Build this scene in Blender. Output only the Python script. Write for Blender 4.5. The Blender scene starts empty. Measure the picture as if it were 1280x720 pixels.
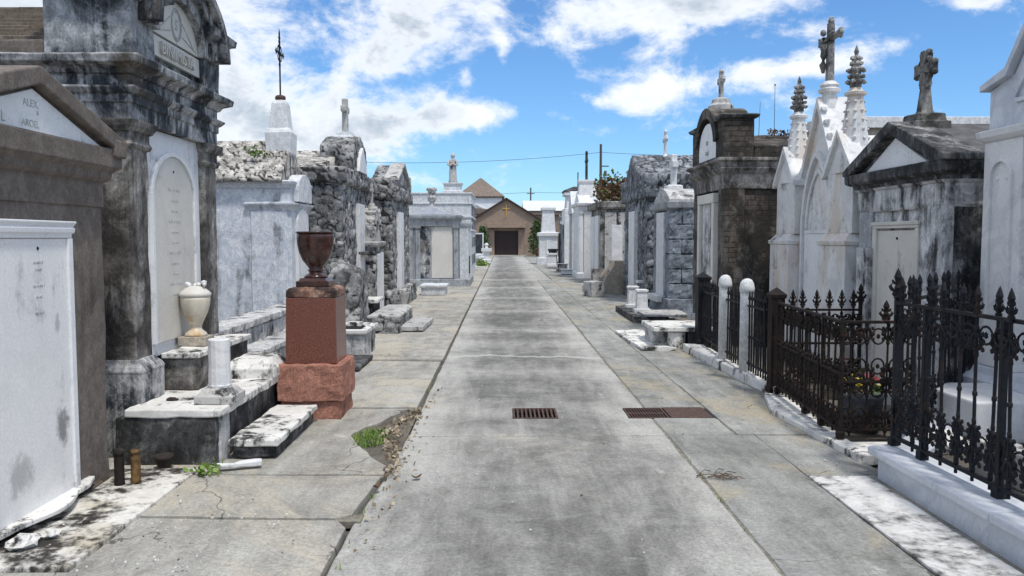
import bpy, bmesh, math, random
from mathutils import Vector, Matrix, noise
random.seed(7)
R = math.radians
scene = bpy.context.scene
COL = scene.collection

# ------------------------------------------------------------------ materials
class NT:
    def __init__(s, name):
        s.m = bpy.data.materials.new(name); s.m.use_nodes = True
        s.t = s.m.node_tree; s.b = s.t.nodes['Principled BSDF']
        s.pos = s.t.nodes.new('ShaderNodeNewGeometry').outputs['Position']
    def n(s, typ, **kw):
        x = s.t.nodes.new(typ)
        for k, v in kw.items(): setattr(x, k, v)
        return x
    def link(s, a, b): s.t.links.new(a, b)
    def setin(s, sock, v):
        if isinstance(v, bpy.types.NodeSocket): s.link(v, sock)
        else: sock.default_value = v
    def math(s, op, a, b=None, c=None, clamp=False):
        x = s.n('ShaderNodeMath', operation=op, use_clamp=clamp)
        s.setin(x.inputs[0], a)
        if b is not None: s.setin(x.inputs[1], b)
        if c is not None: s.setin(x.inputs[2], c)
        return x.outputs[0]
    def scale(s, vec, sc, off=(0, 0, 0)):
        x = s.n('ShaderNodeMapping'); s.link(vec, x.inputs['Vector'])
        x.inputs['Scale'].default_value = sc; x.inputs['Location'].default_value = off
        return x.outputs[0]
    def noise(s, sc, vec=None, detail=6, rough=.6, dist=0):
        x = s.n('ShaderNodeTexNoise'); s.link(vec or s.pos, x.inputs['Vector'])
        x.inputs['Scale'].default_value = sc; x.inputs['Detail'].default_value = detail
        x.inputs['Roughness'].default_value = rough; x.inputs['Distortion'].default_value = dist
        return x.outputs['Fac']
    def ramp(s, v, a, b, lo=0., hi=1.):
        x = s.n('ShaderNodeMapRange', interpolation_type='SMOOTHSTEP')
        s.setin(x.inputs[0], v); x.inputs[1].default_value = a; x.inputs[2].default_value = b
        x.inputs[3].default_value = lo; x.inputs[4].default_value = hi
        return x.outputs[0]
    def mix(s, f, a, b, mode='MIX'):
        x = s.n('ShaderNodeMix', data_type='RGBA', blend_type=mode)
        s.setin(x.inputs[0], f)
        for i, v in ((6, a), (7, b)):
            if isinstance(v, bpy.types.NodeSocket): s.link(v, x.inputs[i])
            else: x.inputs[i].default_value = (*v, 1) if len(v) == 3 else v
        return x.outputs[2]
    def mulv(s, col, v):
        x = s.n('ShaderNodeVectorMath', operation='SCALE'); s.link(col, x.inputs[0]); s.setin(x.inputs['Scale'], v)
        return x.outputs[0]
    def bump(s, h, strength=.3, dist=.02, prev=None):
        x = s.n('ShaderNodeBump'); s.link(h, x.inputs['Height'])
        x.inputs['Strength'].default_value = strength; x.inputs['Distance'].default_value = dist
        if prev: s.link(prev, x.inputs['Normal'])
        return x.outputs[0]
    def out(s, col, rough=.85, normal=None, metal=0., spec=.35):
        if isinstance(col, bpy.types.NodeSocket): s.link(col, s.b.inputs['Base Color'])
        else: s.b.inputs['Base Color'].default_value = (*col, 1)
        s.setin(s.b.inputs['Roughness'], rough); s.b.inputs['Metallic'].default_value = metal
        s.b.inputs['Specular IOR Level'].default_value = spec
        if normal is not None: s.link(normal, s.b.inputs['Normal'])
        return s.m

def weathered(name, light, mid, dark, amt=.5, soft=.1, scale=1.5, streak=.4, rough=.9, bump=.35, off=0, mold=None, moldamt=.62, fine=1.):
    """old masonry or stucco: blotchy grime, vertical run marks, speckle"""
    t = NT(name)
    p = t.scale(t.pos, (1, 1, .8), (off, off * .7, off * .3))
    big = t.noise(scale, p, 12, .72, .5)
    st = t.noise(1, t.scale(p, (7.5, 7.5, .6)), 9, .70, .3)
    fn = t.noise(13, p, 10, .74, .3)
    f = t.math('ADD', t.math('MULTIPLY', big, 1 - streak), t.math('MULTIPLY', st, streak))
    f = t.math('ADD', f, t.math('MULTIPLY', t.math('SUBTRACT', fn, .5), .18))
    fac = t.ramp(f, amt + soft * .7, amt - soft * .7)
    base = t.mix(t.ramp(fn, .40, .60), light, mid)
    base = t.mix(t.ramp(t.noise(3.1, t.scale(p, (1, 1, 1), (7, 7, 2)), 10, .72), .50, .62, 0, .6), base, mid)
    dk = t.mix(t.ramp(t.noise(6, p, 10, .74), .42, .62), dark, [d * 3.0 for d in dark])
    col = t.mix(fac, base, dk)
    col = t.mix(t.ramp(t.noise(32, p, 5, .7), .62, .70, 0, .5), col, [d * 1.3 for d in dark])
    if mold:
        col = t.mix(t.ramp(t.noise(.9, t.scale(p, (1, 1, 1), (5, 3, 2)), 7, .7, .6), moldamt - .06, moldamt + .08), col, mold)
    sp = t.noise(70, p, 3, .7)
    col = t.mulv(col, t.ramp(sp, .25, .75, 1 - .22 * fine, 1 + .22 * fine))
    b = t.bump(t.math('ADD', fn, t.math('MULTIPLY', sp, .5)), bump, .02)
    return t.out(col, rough, b)

def marble(name, base=(.72, .73, .74), vein=(.42, .44, .47), stain=(.05, .05, .045), amt=.36, scale=1.2, off=0, rough=.55, warm=None, soft=.05, veins=.45, spots=()):
    t = NT(name)
    p = t.scale(t.pos, (1, 1, 1), (off, off * .6, off * .2))
    v = t.noise(1.1, p, 8, .62, 1.6)
    vf = t.ramp(t.math('ABSOLUTE', t.math('SUBTRACT', v, .5)), .0, .07, veins, 0)
    cloud = t.ramp(t.noise(2.2, p, 6, .6, .5), .35, .7)
    col = t.mix(t.math('MULTIPLY', cloud, .35), base, vein)
    col = t.mix(vf, col, vein)
    if warm: col = t.mix(t.ramp(t.noise(1.7, t.scale(p, (1, 1, .5), (3, 7, 1)), 6, .6, .4), .46, .66), col, warm)
    g = t.math('ADD', t.math('MULTIPLY', t.noise(scale * 1.6, p, 10, .72, .3), .7), t.math('MULTIPLY', t.noise(1, t.scale(p, (12, 12, .8)), 4, .6), .3))
    g = t.math('ADD', g, t.math('MULTIPLY', t.math('SUBTRACT', t.noise(24, p, 8, .74), .5), .22))
    col = t.mix(t.ramp(g, amt + soft, amt - soft), col, stain)
    for c, r, k in spots:
        q = t.n('ShaderNodeVectorMath', operation='SUBTRACT'); t.link(t.pos, q.inputs[0]); q.inputs[1].default_value = c
        q2 = t.n('ShaderNodeVectorMath', operation='MULTIPLY'); t.link(q.outputs[0], q2.inputs[0]); q2.inputs[1].default_value = [1 / x for x in r]
        q3 = t.n('ShaderNodeVectorMath', operation='LENGTH'); t.link(q2.outputs[0], q3.inputs[0])
        m_ = t.math('ADD', q3.outputs['Value'], t.math('MULTIPLY', t.math('SUBTRACT', t.noise(7, p, 10, .75), .5), 2.6))
        col = t.mix(t.ramp(m_, 1.0, .35, 0, k), col, (.10, .10, .10))
    sp = t.noise(55, p, 3, .7)
    col = t.mulv(col, t.ramp(sp, .25, .75, .92, 1.06))
    return t.out(col, rough, t.bump(t.math('ADD', sp, t.noise(9, p, 5)), .12, .01), spec=.4)

def rubble_mat(name, a, b, mortar, lichen=None):
    t = NT(name)
    at = t.n('ShaderNodeAttribute', attribute_name='Stone')
    sx = t.n('ShaderNodeSeparateColor'); t.link(at.outputs['Color'], sx.inputs[0])
    nz = t.noise(7, None, 8, .7)
    stone = t.mix(sx.outputs[0], a, b)
    stone = t.mix(t.ramp(nz, .44, .60, 0, .8), stone, [x * .45 for x in a])
    stone = t.mix(t.ramp(t.noise(1.3, None, 8, .7), .48, .60, 0, .55), stone, [x * .35 for x in a])
    stone = t.mix(t.ramp(t.noise(26, None, 6, .7), .56, .66, 0, .5), stone, [min(.8, x * 1.35) for x in b])
    if lichen: stone = t.mix(t.ramp(t.noise(3.2, None, 8, .75), .55, .66), stone, lichen)
    col = t.mix(t.ramp(sx.outputs[1], .08, .4), mortar, stone)
    sp = t.noise(60, None, 3, .7)
    col = t.mulv(col, t.ramp(sp, .25, .75, .75, 1.2))
    return t.out(col, .92, t.bump(t.math('ADD', nz, sp), .4, .02))

def concrete(name, light, mid, dark, amt=.5, center=None, cracks=0., tan=None, off=0, tant=.52, joints=()):
    """worn slabs: run-off stains along the walk, pale scuffed patches, exposed grit"""
    t = NT(name)
    p = t.scale(t.pos, (1, 1, 1), (off, off * .7, 0))
    big = t.noise(.8, t.scale(p, (1, .55, 1)), 10, .68, .8)
    run = t.noise(1, t.scale(p, (5.5, .8, 1)), 9, .70, .35)
    med = t.noise(3.2, p, 10, .74, .5)
    f = t.math('ADD', t.math('ADD', t.math('MULTIPLY', big, .42), t.math('MULTIPLY', run, .30)), t.math('MULTIPLY', med, .28))
    if center is not None:
        sx = t.n('ShaderNodeSeparateXYZ'); t.link(t.pos, sx.inputs[0])
        d = t.math('ABSOLUTE', t.math('SUBTRACT', sx.outputs[0], center))
        f = t.math('ADD', f, t.ramp(d, .35, 1.08, -.045, .075))
    if joints:
        near = None
        for yj in joints:
            d = t.math('ABSOLUTE', t.math('SUBTRACT', sx.outputs[1], yj)); near = d if near is None else t.math('MINIMUM', near, d)
        f = t.math('ADD', f, t.ramp(t.math('ADD', near, t.math('MULTIPLY', t.math('SUBTRACT', big, .5), 2.2)), .0, .60, .055, -.02))
        wv = t.math('ABSOLUTE', t.math('SUBTRACT', t.math('ADD', sx.outputs[1], t.math('ADD', t.math('MULTIPLY', t.noise(.9, t.scale(t.pos, (1, .05, 1)), 6, .6), 1.4), t.math('MULTIPLY', sx.outputs[0], .12))), 11.5))
        f = t.math('ADD', f, t.ramp(wv, .02, .10, .16, 0))
    col = t.mix(t.ramp(f, amt + .15, amt - .17), light, dark)
    col = t.mix(t.ramp(t.noise(1, t.scale(p, (2.2, 4.5, 1)), 9, .74, .4), .50, .66, 0, .55), col, mid)
    if tan: col = t.mix(t.ramp(t.noise(.7, t.scale(p, (1, .8, 1), (9, 2, 0)), 10, .72, .8), tant, tant + .13, 0, .85), col, tan)
    col = t.mix(t.ramp(t.noise(1.7, t.scale(p, (1, 1, 1), (3, 8, 0)), 10, .76, .5), .60, .70, 0, .7), col, [min(.6, x * 1.2) for x in light])
    col = t.mix(t.ramp(t.noise(7, t.scale(p, (1, 1, 1), (1, 5, 0)), 9, .76), .62, .72, 0, .45), col, [x * .75 for x in dark])
    fine = t.noise(42, p, 6, .8); sp = t.noise(190, p, 2, .6)
    col = t.mulv(col, t.ramp(t.math('ADD', t.math('MULTIPLY', fine, .6), t.math('MULTIPLY', sp, .4)), .32, .68, .62, 1.30))
    h = t.math('ADD', fine, t.math('MULTIPLY', sp, .6))
    if cracks:
        dv = t.n('ShaderNodeVectorMath', operation='ADD')
        nz = t.n('ShaderNodeTexNoise'); t.link(p, nz.inputs['Vector']); nz.inputs['Scale'].default_value = 2.2; nz.inputs['Detail'].default_value = 8
        sc = t.n('ShaderNodeVectorMath', operation='SCALE'); t.link(nz.outputs['Color'], sc.inputs[0]); sc.inputs['Scale'].default_value = .5
        t.link(p, dv.inputs[0]); t.link(sc.outputs[0], dv.inputs[1])
        vo = t.n('ShaderNodeTexVoronoi', feature='DISTANCE_TO_EDGE'); t.link(dv.outputs[0], vo.inputs['Vector']); vo.inputs['Scale'].default_value = cracks
        lim = t.math('MULTIPLY', t.ramp(vo.outputs['Distance'], .001, .005, 1, 0), t.ramp(t.noise(.8, p, 2), .46, .52))
        col = t.mix(t.math('MULTIPLY', lim, .75), col, (.05, .047, .04))
    return t.out(col, .95, t.bump(h, .5, .006), spec=.2)

def brick_mat(name, c1, c2, mortar, cover, camt, scale=1., off=0, black=.8):
    t = NT(name)
    sx = t.n('ShaderNodeSeparateXYZ'); t.link(t.pos, sx.inputs[0])
    cb = t.n('ShaderNodeCombineXYZ'); t.link(t.math('ADD', sx.outputs[0], sx.outputs[1]), cb.inputs[0]); t.link(sx.outputs[2], cb.inputs[1])
    wob = t.n('ShaderNodeTexNoise'); t.link(t.pos, wob.inputs['Vector']); wob.inputs['Scale'].default_value = 5
    ws = t.n('ShaderNodeVectorMath', operation='SCALE'); t.link(wob.outputs['Color'], ws.inputs[0]); ws.inputs['Scale'].default_value = .03
    va = t.n('ShaderNodeVectorMath', operation='ADD'); t.link(cb.outputs[0], va.inputs[0]); t.link(ws.outputs[0], va.inputs[1])
    br = t.n('ShaderNodeTexBrick'); t.link(va.outputs[0], br.inputs['Vector'])
    br.inputs['Scale'].default_value = 1; br.inputs['Brick Width'].default_value = .22 * scale; br.inputs['Row Height'].default_value = .078 * scale
    br.inputs['Mortar Size'].default_value = .009; br.inputs['Mortar Smooth'].default_value = .3
    br.inputs['Color1'].default_value = (*c1, 1); br.inputs['Color2'].default_value = (*c2, 1); br.inputs['Mortar'].default_value = (*mortar, 1)
    p = t.scale(t.pos, (1, 1, .7), (off, off, 0))
    n1 = t.noise(1.3, p, 9, .7, .4)
    cv = t.ramp(n1, camt - .05, camt + .05)
    covc = t.mix(t.ramp(t.noise(5, p, 8, .7), .36, .66), cover, [x * .35 for x in cover])
    col = t.mix(cv, br.outputs['Color'], covc)
    col = t.mix(t.ramp(t.noise(2.6, t.scale(p, (1, 1, 1), (4, 1, 6)), 8, .72), .44, .56, 0, black), col, (.020, .018, .016))
    sp = t.noise(60, p, 3, .7)
    col = t.mulv(col, t.ramp(sp, .25, .75, .75, 1.25))
    h = t.math('ADD', t.math('MULTIPLY', t.math('MULTIPLY', br.outputs['Fac'], -1), t.math('SUBTRACT', 1, cv)), t.math('MULTIPLY', sp, .4))
    return t.out(col, .92, t.bump(h, .5, .012))

def plain(name, col, rough=.6, metal=0., var=.25, sc=20., rust=None, rustamt=.6, bump=.15, spec=.4):
    t = NT(name)
    n = t.noise(sc, None, 6, .65)
    c = t.mix(t.ramp(n, .3, .7), [x * (1 - var) for x in col], [min(1, x * (1 + var)) for x in col])
    if rust: c = t.mix(t.ramp(t.noise(sc * .35, None, 8, .7), rustamt - .08, rustamt + .08), c, rust)
    return t.out(c, rough, t.bump(n, bump, .008), metal, spec)

M = {}
M['brownstone'] = weathered('brownstone', (.19, .162, .142), (.125, .106, .092), (.045, .039, .035), .42, .12, 1.2, .35, off=1, fine=.8)
M['grime'] = weathered('grimy_stucco', (.54, .54, .54), (.24, .245, .25), (.020, .023, .027), .505, .07, 2.3, .35, off=4, mold=(.10, .085, .068), moldamt=.60)
M['grime_dark'] = weathered('black_stucco', (.42, .44, .46), (.20, .215, .225), (.026, .030, .034), .50, .08, 2.0, .3, off=9)
M['grime_brown'] = weathered('brown_grimy_stucco', (.43, .415, .395), (.19, .178, .162), (.035, .032, .03), .51, .1, 2.3, .3, off=13)
M['roof_brown'] = weathered('brown_roof_tiles', (.19, .155, .12), (.13, .108, .085), (.07, .058, .048), .45, .15, 3, .1, off=3)
M['blue_stucco'] = weathered('pale_blue_stucco', (.66, .675, .69), (.46, .50, .56), (.12, .125, .135), .43, .10, 2.4, .40, off=21, mold=(.33, .28, .22), moldamt=.635)
M['white_stucco'] = weathered('white_limewash', (.68, .70, .72), (.47, .49, .51), (.07, .07, .07), .40, .09, 2.2, .45, off=17)
M['grey_stucco'] = weathered('grey_stucco', (.40, .42, .44), (.26, .275, .29), (.06, .062, .065), .45, .11, 2.4, .4, off=27)
M['blackwhite'] = weathered('mottled_black_white_stucco', (.72, .72, .72), (.46, .46, .47), (.03, .031, .033), .485, .12, 3.4, .42, off=31)
M['black_south'] = weathered('black_mold_stucco', (.40, .40, .40), (.14, .14, .14), (.018, .019, .02), .545, .11, 3.2, .4, off=37)
M['tan_stone'] = weathered('tan_stone', (.46, .41, .34), (.33, .29, .24), (.08, .07, .06), .42, .12, 2.2, .3, off=41)
M['slab_white'] = marble('stained_white_slab', (.74, .73, .70), (.55, .54, .51), (.03, .03, .028), .455, 2.0, 3, .7)
M['slab_dirty'] = marble('dirt_blackened_slab', (.70, .68, .63), (.50, .48, .44), (.03, .027, .022), .475, .8, 8.3, .8, warm=(.5, .45, .36), soft=.06)
M['slab_right'] = marble('black_streaked_slab', (.66, .655, .64), (.46, .455, .44), (.05, .046, .042), .46, 1.4, 11.7, .75, soft=.09)
M['block_dark'] = weathered('blackened_plinth_stone', (.27, .27, .265), (.11, .11, .11), (.02, .02, .02), .55, .10, 4.0, .2, off=51)
M['block_grey'] = weathered('grey_coping_stone', (.60, .60, .59), (.36, .36, .36), (.03, .03, .03), .455, .1, 3.0, .2, off=57)
M['marble'] = marble('white_marble', (.73, .73, .725), (.50, .51, .53), (.12, .12, .12), .36, 1.4, 2, soft=.09)
M['marble_tablet'] = marble('tablet_marble', (.76, .77, .78), (.60, .62, .64), (.17, .17, .17), .385, 1.1, 5, soft=.11, veins=.2)
M['tablet_stained'] = marble('stained_tablet_marble', (.79, .785, .775), (.62, .625, .63), (.25, .25, .25), .375, 1.1, 5, soft=.11, veins=.15, spots=(((-2.63, 4.64, .52), (.3, .08, .17), .75), ((-2.63, 4.62, 1.12), (.3, .03, .07), .4), ((-2.63, 4.22, .34), (.3, .16, .14), .45)))
M['marble_cream'] = marble('cream_marble', (.63, .61, .56), (.47, .45, .41), (.17, .16, .145), .37, 1.2, 14, soft=.10, veins=.2)
M['marble_blue'] = marble('blue_grey_marble', (.60, .63, .68), (.36, .39, .45), (.10, .10, .11), .34, 1.3, 23, soft=.08)
M['marble_warm'] = marble('stained_gothic_marble', (.73, .73, .725), (.45, .455, .47), (.09, .09, .09), .385, 2.0, 33, .7, warm=(.60, .53, .46), soft=.09)
M['marble_old'] = marble('weathered_grey_marble', (.48, .47, .45), (.27, .27, .27), (.03, .03, .03), .44, 3.0, 43, .8)
M['rubble'] = rubble_mat('grey_rubble_stone', (.17, .173, .178), (.50, .50, .49), (.022, .022, .022))
M['rubble_pale'] = rubble_mat('pale_rubble_stone', (.36, .34, .31), (.68, .65, .60), (.035, .032, .028))
M['rubble_blue'] = rubble_mat('blue_grey_cobble', (.13, .14, .16), (.37, .39, .42), (.028, .03, .034))
M['brick_old'] = brick_mat('blackened_brick', (.072, .058, .047), (.105, .086, .070), (.03, .027, .024), (.17, .155, .135), .50, 1., 3, .85)
M['rock_blue'] = weathered('blue_grey_rockface', (.30, .34, .39), (.17, .195, .23), (.045, .052, .062), .45, .12, 3.2, .1, bump=.8, off=61)
M['road'] = concrete('road_concrete', (.45, .445, .415), (.31, .31, .295), (.128, .127, .117), .515, .28, 0, (.44, .41, .35), 2, .58, (3.1, 6.41, 7.3, 9.5, 12.1, 13.9, 17.5, 21.5, 26, 31, 37, 43, 50, 57, 64))
M['pavement'] = concrete('pavement_concrete', (.46, .45, .41), (.33, .32, .29), (.16, .152, .135), .495, None, .7, (.45, .41, .335), 7, .47)
M['pavement_right'] = concrete('right_pavement_concrete', (.42, .42, .40), (.28, .285, .27), (.13, .133, .122), .51, None, .6, (.38, .335, .245), 15, .50)
M['dirt'] = concrete('dirt', (.20, .18, .15), (.13, .115, .095), (.06, .052, .045), .5, None, 0, None, 4)
M['iron'] = plain('black_painted_iron', (.008, .010, .014), .62, 0, .4, 30, (.035, .020, .014), .60, spec=.22)
M['iron_rust'] = plain('rusty_brown_iron', (.015, .011, .010), .75, 0, .45, 30, (.055, .027, .017), .62, spec=.2)
M['rust'] = plain('rusted_grate_iron', (.075, .046, .038), .85, 0, .4, 40, (.13, .07, .045), .6)
M['pit'] = plain('drain_shade_and_soil', (.010, .008, .007), .9)  # near-black paints the shaded depth of the drains; also the trough soil
M['white_paint'] = weathered('white_painted_post', (.70, .71, .72), (.54, .55, .56), (.16, .15, .14), .375, .10, 3, .4, off=71)
M['granite'] = plain('polished_red_granite', (.15, .054, .037), .25, 0, .45, 120, None, .6, .02, .5)
M['granite_dark'] = plain('polished_brown_granite', (.048, .020, .016), .22, 0, .6, 14, (.13, .055, .035), .58, .02, .55)
M['stone_dark'] = weathered('dark_weathered_stone', (.27, .26, .245), (.15, .145, .135), (.035, .034, .032), .52, .11, 5, .2, off=91)
M['stone_mid'] = weathered('grey_weathered_stone', (.38, .37, .35), (.22, .215, .205), (.05, .05, .048), .50, .11, 5, .2, off=95)
M['joint'] = plain('dusty_joint_fill', (.20, .185, .15), .95, 0, .4, 14)
M['granite_rough'] = weathered('rock_faced_red_granite', (.42, .20, .145), (.30, .14, .10), (.15, .07, .05), .42, .1, 3, .1, bump=.9, off=73, fine=1.4)
M['granite_top'] = weathered('mottled_red_granite_cap', (.42, .30, .22), (.20, .085, .06), (.03, .02, .018), .52, .08, 3.5, .0, off=75)
M['urn_cream'] = plain('cream_glazed_urn', (.60, .55, .45), .5, 0, .15, 9, (.48, .30, .13), .56)
M['brass'] = plain('tarnished_brass', (.17, .10, .04), .5, .5, .5, 18, (.03, .025, .02), .52)
M['terracotta'] = plain('dark_terracotta', (.032, .025, .021), .9)
M['church'] = brick_mat('church_brown_brick', (.29, .215, .165), (.33, .25, .195), (.30, .235, .185), (.31, .235, .18), .9, 1., 6, .12)
M['church_trim'] = plain('brown_trim', (.045, .032, .028), .8)
M['church_door'] = plain('dark_plum_door', (.030, .017, .017), .6)
M['gold'] = plain('gilded_cross', (.50, .32, .10), .45, .3, .15)
M['hip_roof'] = plain('brown_shingle_roof', (.19, .15, .125), .9, 0, .25, 4)
M['white_wall'] = plain('white_rendered_wall', (.72, .76, .80), .85, 0, .06, 2)
M['pale_roof'] = plain('pale_metal_roof', (.62, .64, .66), .6, 0, .08, 2)
M['slate'] = plain('black_slate_tablet', (.030, .036, .042), .5, 0, .5, 6)
M['wood_pole'] = plain('weathered_pole_wood', (.09, .075, .065), .9)
M['wire'] = plain('black_cable', (.03, .035, .045), .6)
M['yellow'] = plain('yellow_petals', (.70, .50, .04), .6)
M['redflower'] = plain('red_petals', (.35, .03, .03), .6)
M['letter'] = plain('carved_letter', (.42, .425, .43), .9)
M['letter_dark'] = plain('blackened_letter', (.20, .195, .19), .9)
M['pot'] = weathered('cement_pot', (.20, .22, .25), (.12, .13, .15), (.04, .04, .045), .45, .1, 4, .2, off=81)
M['twig'] = plain('dry_twig', (.11, .07, .045), .9)
M['stem'] = plain('plant_stem', (.10, .075, .04), .9)
def leafmat(name, a, b):
    t = NT(name)
    oi = t.noise(9, None, 3, .5)
    return t.out(t.mix(t.ramp(oi, .35, .65), a, b), .6)
M['leaf'] = leafmat('green_leaves', (.045, .085, .02), (.13, .19, .045))
M['leaf_dark'] = leafmat('dark_conifer_leaves', (.02, .05, .012), (.06, .115, .03))
M['leaf_red'] = leafmat('reddish_dry_leaves', (.10, .045, .03), (.16, .095, .05))
M['grass'] = leafmat('bright_grass', (.08, .16, .025), (.20, .28, .06))
M['litter'] = leafmat('dry_leaf_litter', (.22, .16, .10), (.42, .36, .26))

# ------------------------------------------------------------------ mesh helpers
class MB:
    def __init__(s):
        s.bm = bmesh.new()
    def v(s, *p): return s.bm.verts.new(p)
    def f(s, vs):
        try: return s.bm.faces.new(vs)
        except ValueError: return None
    def box(s, x0, x1, y0, y1, z0, z1, seg=0, top=None):
        """gridded box; top(x, y) raises the top to a profile"""
        L = (x1 - x0, y1 - y0, z1 - z0)
        n = [max(1, int(math.ceil(l / seg))) if seg else 1 for l in L]
        c = {}
        def gv(i, j, k):
            key = (i, j, k)
            if key not in c:
                x = x0 + L[0] * i / n[0]; y = y0 + L[1] * j / n[1]; t = k / n[2]
                zt = top(x, y) if top else z1
                c[key] = s.bm.verts.new((x, y, z0 + (zt - z0) * t))
            return c[key]
        for i in range(n[0]):
            for j in range(n[1]):
                s.f([gv(i, j, 0), gv(i, j + 1, 0), gv(i + 1, j + 1, 0), gv(i + 1, j, 0)])
                k = n[2]; s.f([gv(i, j, k), gv(i + 1, j, k), gv(i + 1, j + 1, k), gv(i, j + 1, k)])
            for k in range(n[2]):
                s.f([gv(i, 0, k), gv(i + 1, 0, k), gv(i + 1, 0, k + 1), gv(i, 0, k + 1)])
                j = n[1]; s.f([gv(i, j, k), gv(i, j, k + 1), gv(i + 1, j, k + 1), gv(i + 1, j, k)])
        for j in range(n[1]):
            for k in range(n[2]):
                s.f([gv(0, j, k), gv(0, j, k + 1), gv(0, j + 1, k + 1), gv(0, j + 1, k)])
                i = n[0]; s.f([gv(i, j, k), gv(i, j + 1, k), gv(i, j + 1, k + 1), gv(i, j, k + 1)])
        return s
    def rloft(s, x0, x1, y0, y1, prof, seg=.12):
        """rectangle outlines grown outwards by o at height z: plinths, caps, cornices. prof = [(z, o), ...]"""
        nx = max(1, int((x1 - x0) / seg)); ny = max(1, int((y1 - y0) / seg))
        rings = []
        for z, o in prof:
            a, b, c, d = x0 - o, x1 + o, y0 - o, y1 + o
            pts = [(a + (b - a) * i / nx, c) for i in range(nx)] + [(b, c + (d - c) * i / ny) for i in range(ny)]
            pts += [(b - (b - a) * i / nx, d) for i in range(nx)] + [(a, d - (d - c) * i / ny) for i in range(ny)]
            rings.append([s.v(x, y, z) for x, y in pts])
        for p, q in zip(rings, rings[1:]):
            n = len(p)
            for i in range(n): s.f([p[i], p[(i + 1) % n], q[(i + 1) % n], q[i]])
        s.f(rings[0][::-1]); s.f(rings[-1])
        return s
    def prism(s, poly, y0, y1):
        """polygon in x, z (counter-clockwise seen from -y) pushed from y0 to y1"""
        a = [s.v(x, y0, z) for x, z in poly]; b = [s.v(x, y1, z) for x, z in poly]
        s.f(a); s.f(b[::-1]); n = len(a)
        for i in range(n): s.f([a[i], b[i], b[(i + 1) % n], a[(i + 1) % n]])
        return s
    def prismz(s, poly, z0, z1):
        a = [s.v(x, y, z0) for x, y in poly]; b = [s.v(x, y, z1) for x, y in poly]
        s.f(a[::-1]); s.f(b); n = len(a)
        for i in range(n): s.f([a[i], a[(i + 1) % n], b[(i + 1) % n], b[i]])
        return s
    def bar(s, x0, z0, x1, z1, w, y0, y1):
        """slanting flat bar in the x-z plane, w thick measured upwards"""
        return s.prism([(x0, z0), (x1, z1), (x1, z1 + w), (x0, z0 + w)], y0, y1)
    def arch(s, cx, cz, r0, r1, y0, y1, a0=0, a1=180, n=24):
        for i in range(n):
            t0 = R(a0 + (a1 - a0) * i / n); t1 = R(a0 + (a1 - a0) * (i + 1) / n)
            q = [(cx + r0 * math.cos(t0), cz + r0 * math.sin(t0)), (cx + r1 * math.cos(t0), cz + r1 * math.sin(t0)),
                 (cx + r1 * math.cos(t1), cz + r1 * math.sin(t1)), (cx + r0 * math.cos(t1), cz + r0 * math.sin(t1))]
            s.prism(q, y0, y1)
        bmesh.ops.remove_doubles(s.bm, verts=s.bm.verts[:], dist=1e-5)
        seen = {}
        for f in s.bm.faces[:]:
            key = tuple(sorted(v.index if v.index >= 0 else id(v) for v in f.verts))
            key = frozenset(f.verts)
            seen.setdefault(key, []).append(f)
        for fs in seen.values():
            if len(fs) > 1: bmesh.ops.delete(s.bm, geom=fs, context='FACES_ONLY')
        return s
    def lathe(s, prof, cx=0, cy=0, n=20, sq=False):
        rings = []
        for r, z in prof:
            r = max(r, .0008)
            rings.append([s.v(cx + r * math.cos(2 * math.pi * i / n + (math.pi / n)), cy + r * math.sin(2 * math.pi * i / n + (math.pi / n)), z) for i in range(n)])
        for p, q in zip(rings, rings[1:]):
            for i in range(n): s.f([p[i], p[(i + 1) % n], q[(i + 1) % n], q[i]])
        s.f(rings[0][::-1]); s.f(rings[-1])
        return s
    def tube(s, pts, r, n=6, closed=False):
        pts = [Vector(p) for p in pts]; m = len(pts); rings = []
        for i, p in enumerate(pts):
            if closed: d = pts[(i + 1) % m] - pts[i - 1]
            else: d = pts[min(i + 1, m - 1)] - pts[max(i - 1, 0)]
            d.normalize()
            u = d.cross(Vector((0, 0, 1)))
            if u.length < .05: u = d.cross(Vector((0, 1, 0)))
            u.normalize(); w = d.cross(u)
            rr = r[i] if isinstance(r, (list, tuple)) else r
            rings.append([s.bm.verts.new(p + (u * math.cos(2 * math.pi * k / n) + w * math.sin(2 * math.pi * k / n)) * rr) for k in range(n)])
        for i in range(m if closed else m - 1):
            p, q = rings[i], rings[(i + 1) % m]
            for k in range(n): s.f([p[k], p[(k + 1) % n], q[(k + 1) % n], q[k]])
        if not closed: s.f(rings[0][::-1]); s.f(rings[-1])
        return s
    def ring(s, cx, cz, rx, rz, r, y=0, n=10, k=4):
        return s.tube([(cx + rx * math.cos(2 * math.pi * i / n), y, cz + rz * math.sin(2 * math.pi * i / n)) for i in range(n)], r, k, True)
    def blob(s, c, sc, sub=2, amp=.0, fr=3.):
        r = bmesh.ops.create_icosphere(s.bm, subdivisions=sub, radius=1)
        for v in r['verts']:
            d = v.co.copy(); k = 1 + (amp * noise.noise(d * fr + Vector(c) * 7) if amp else 0)
            v.co = Vector((c[0] + d.x * sc[0] * k, c[1] + d.y * sc[1] * k, c[2] + d.z * sc[2] * k))
        return s
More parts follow.
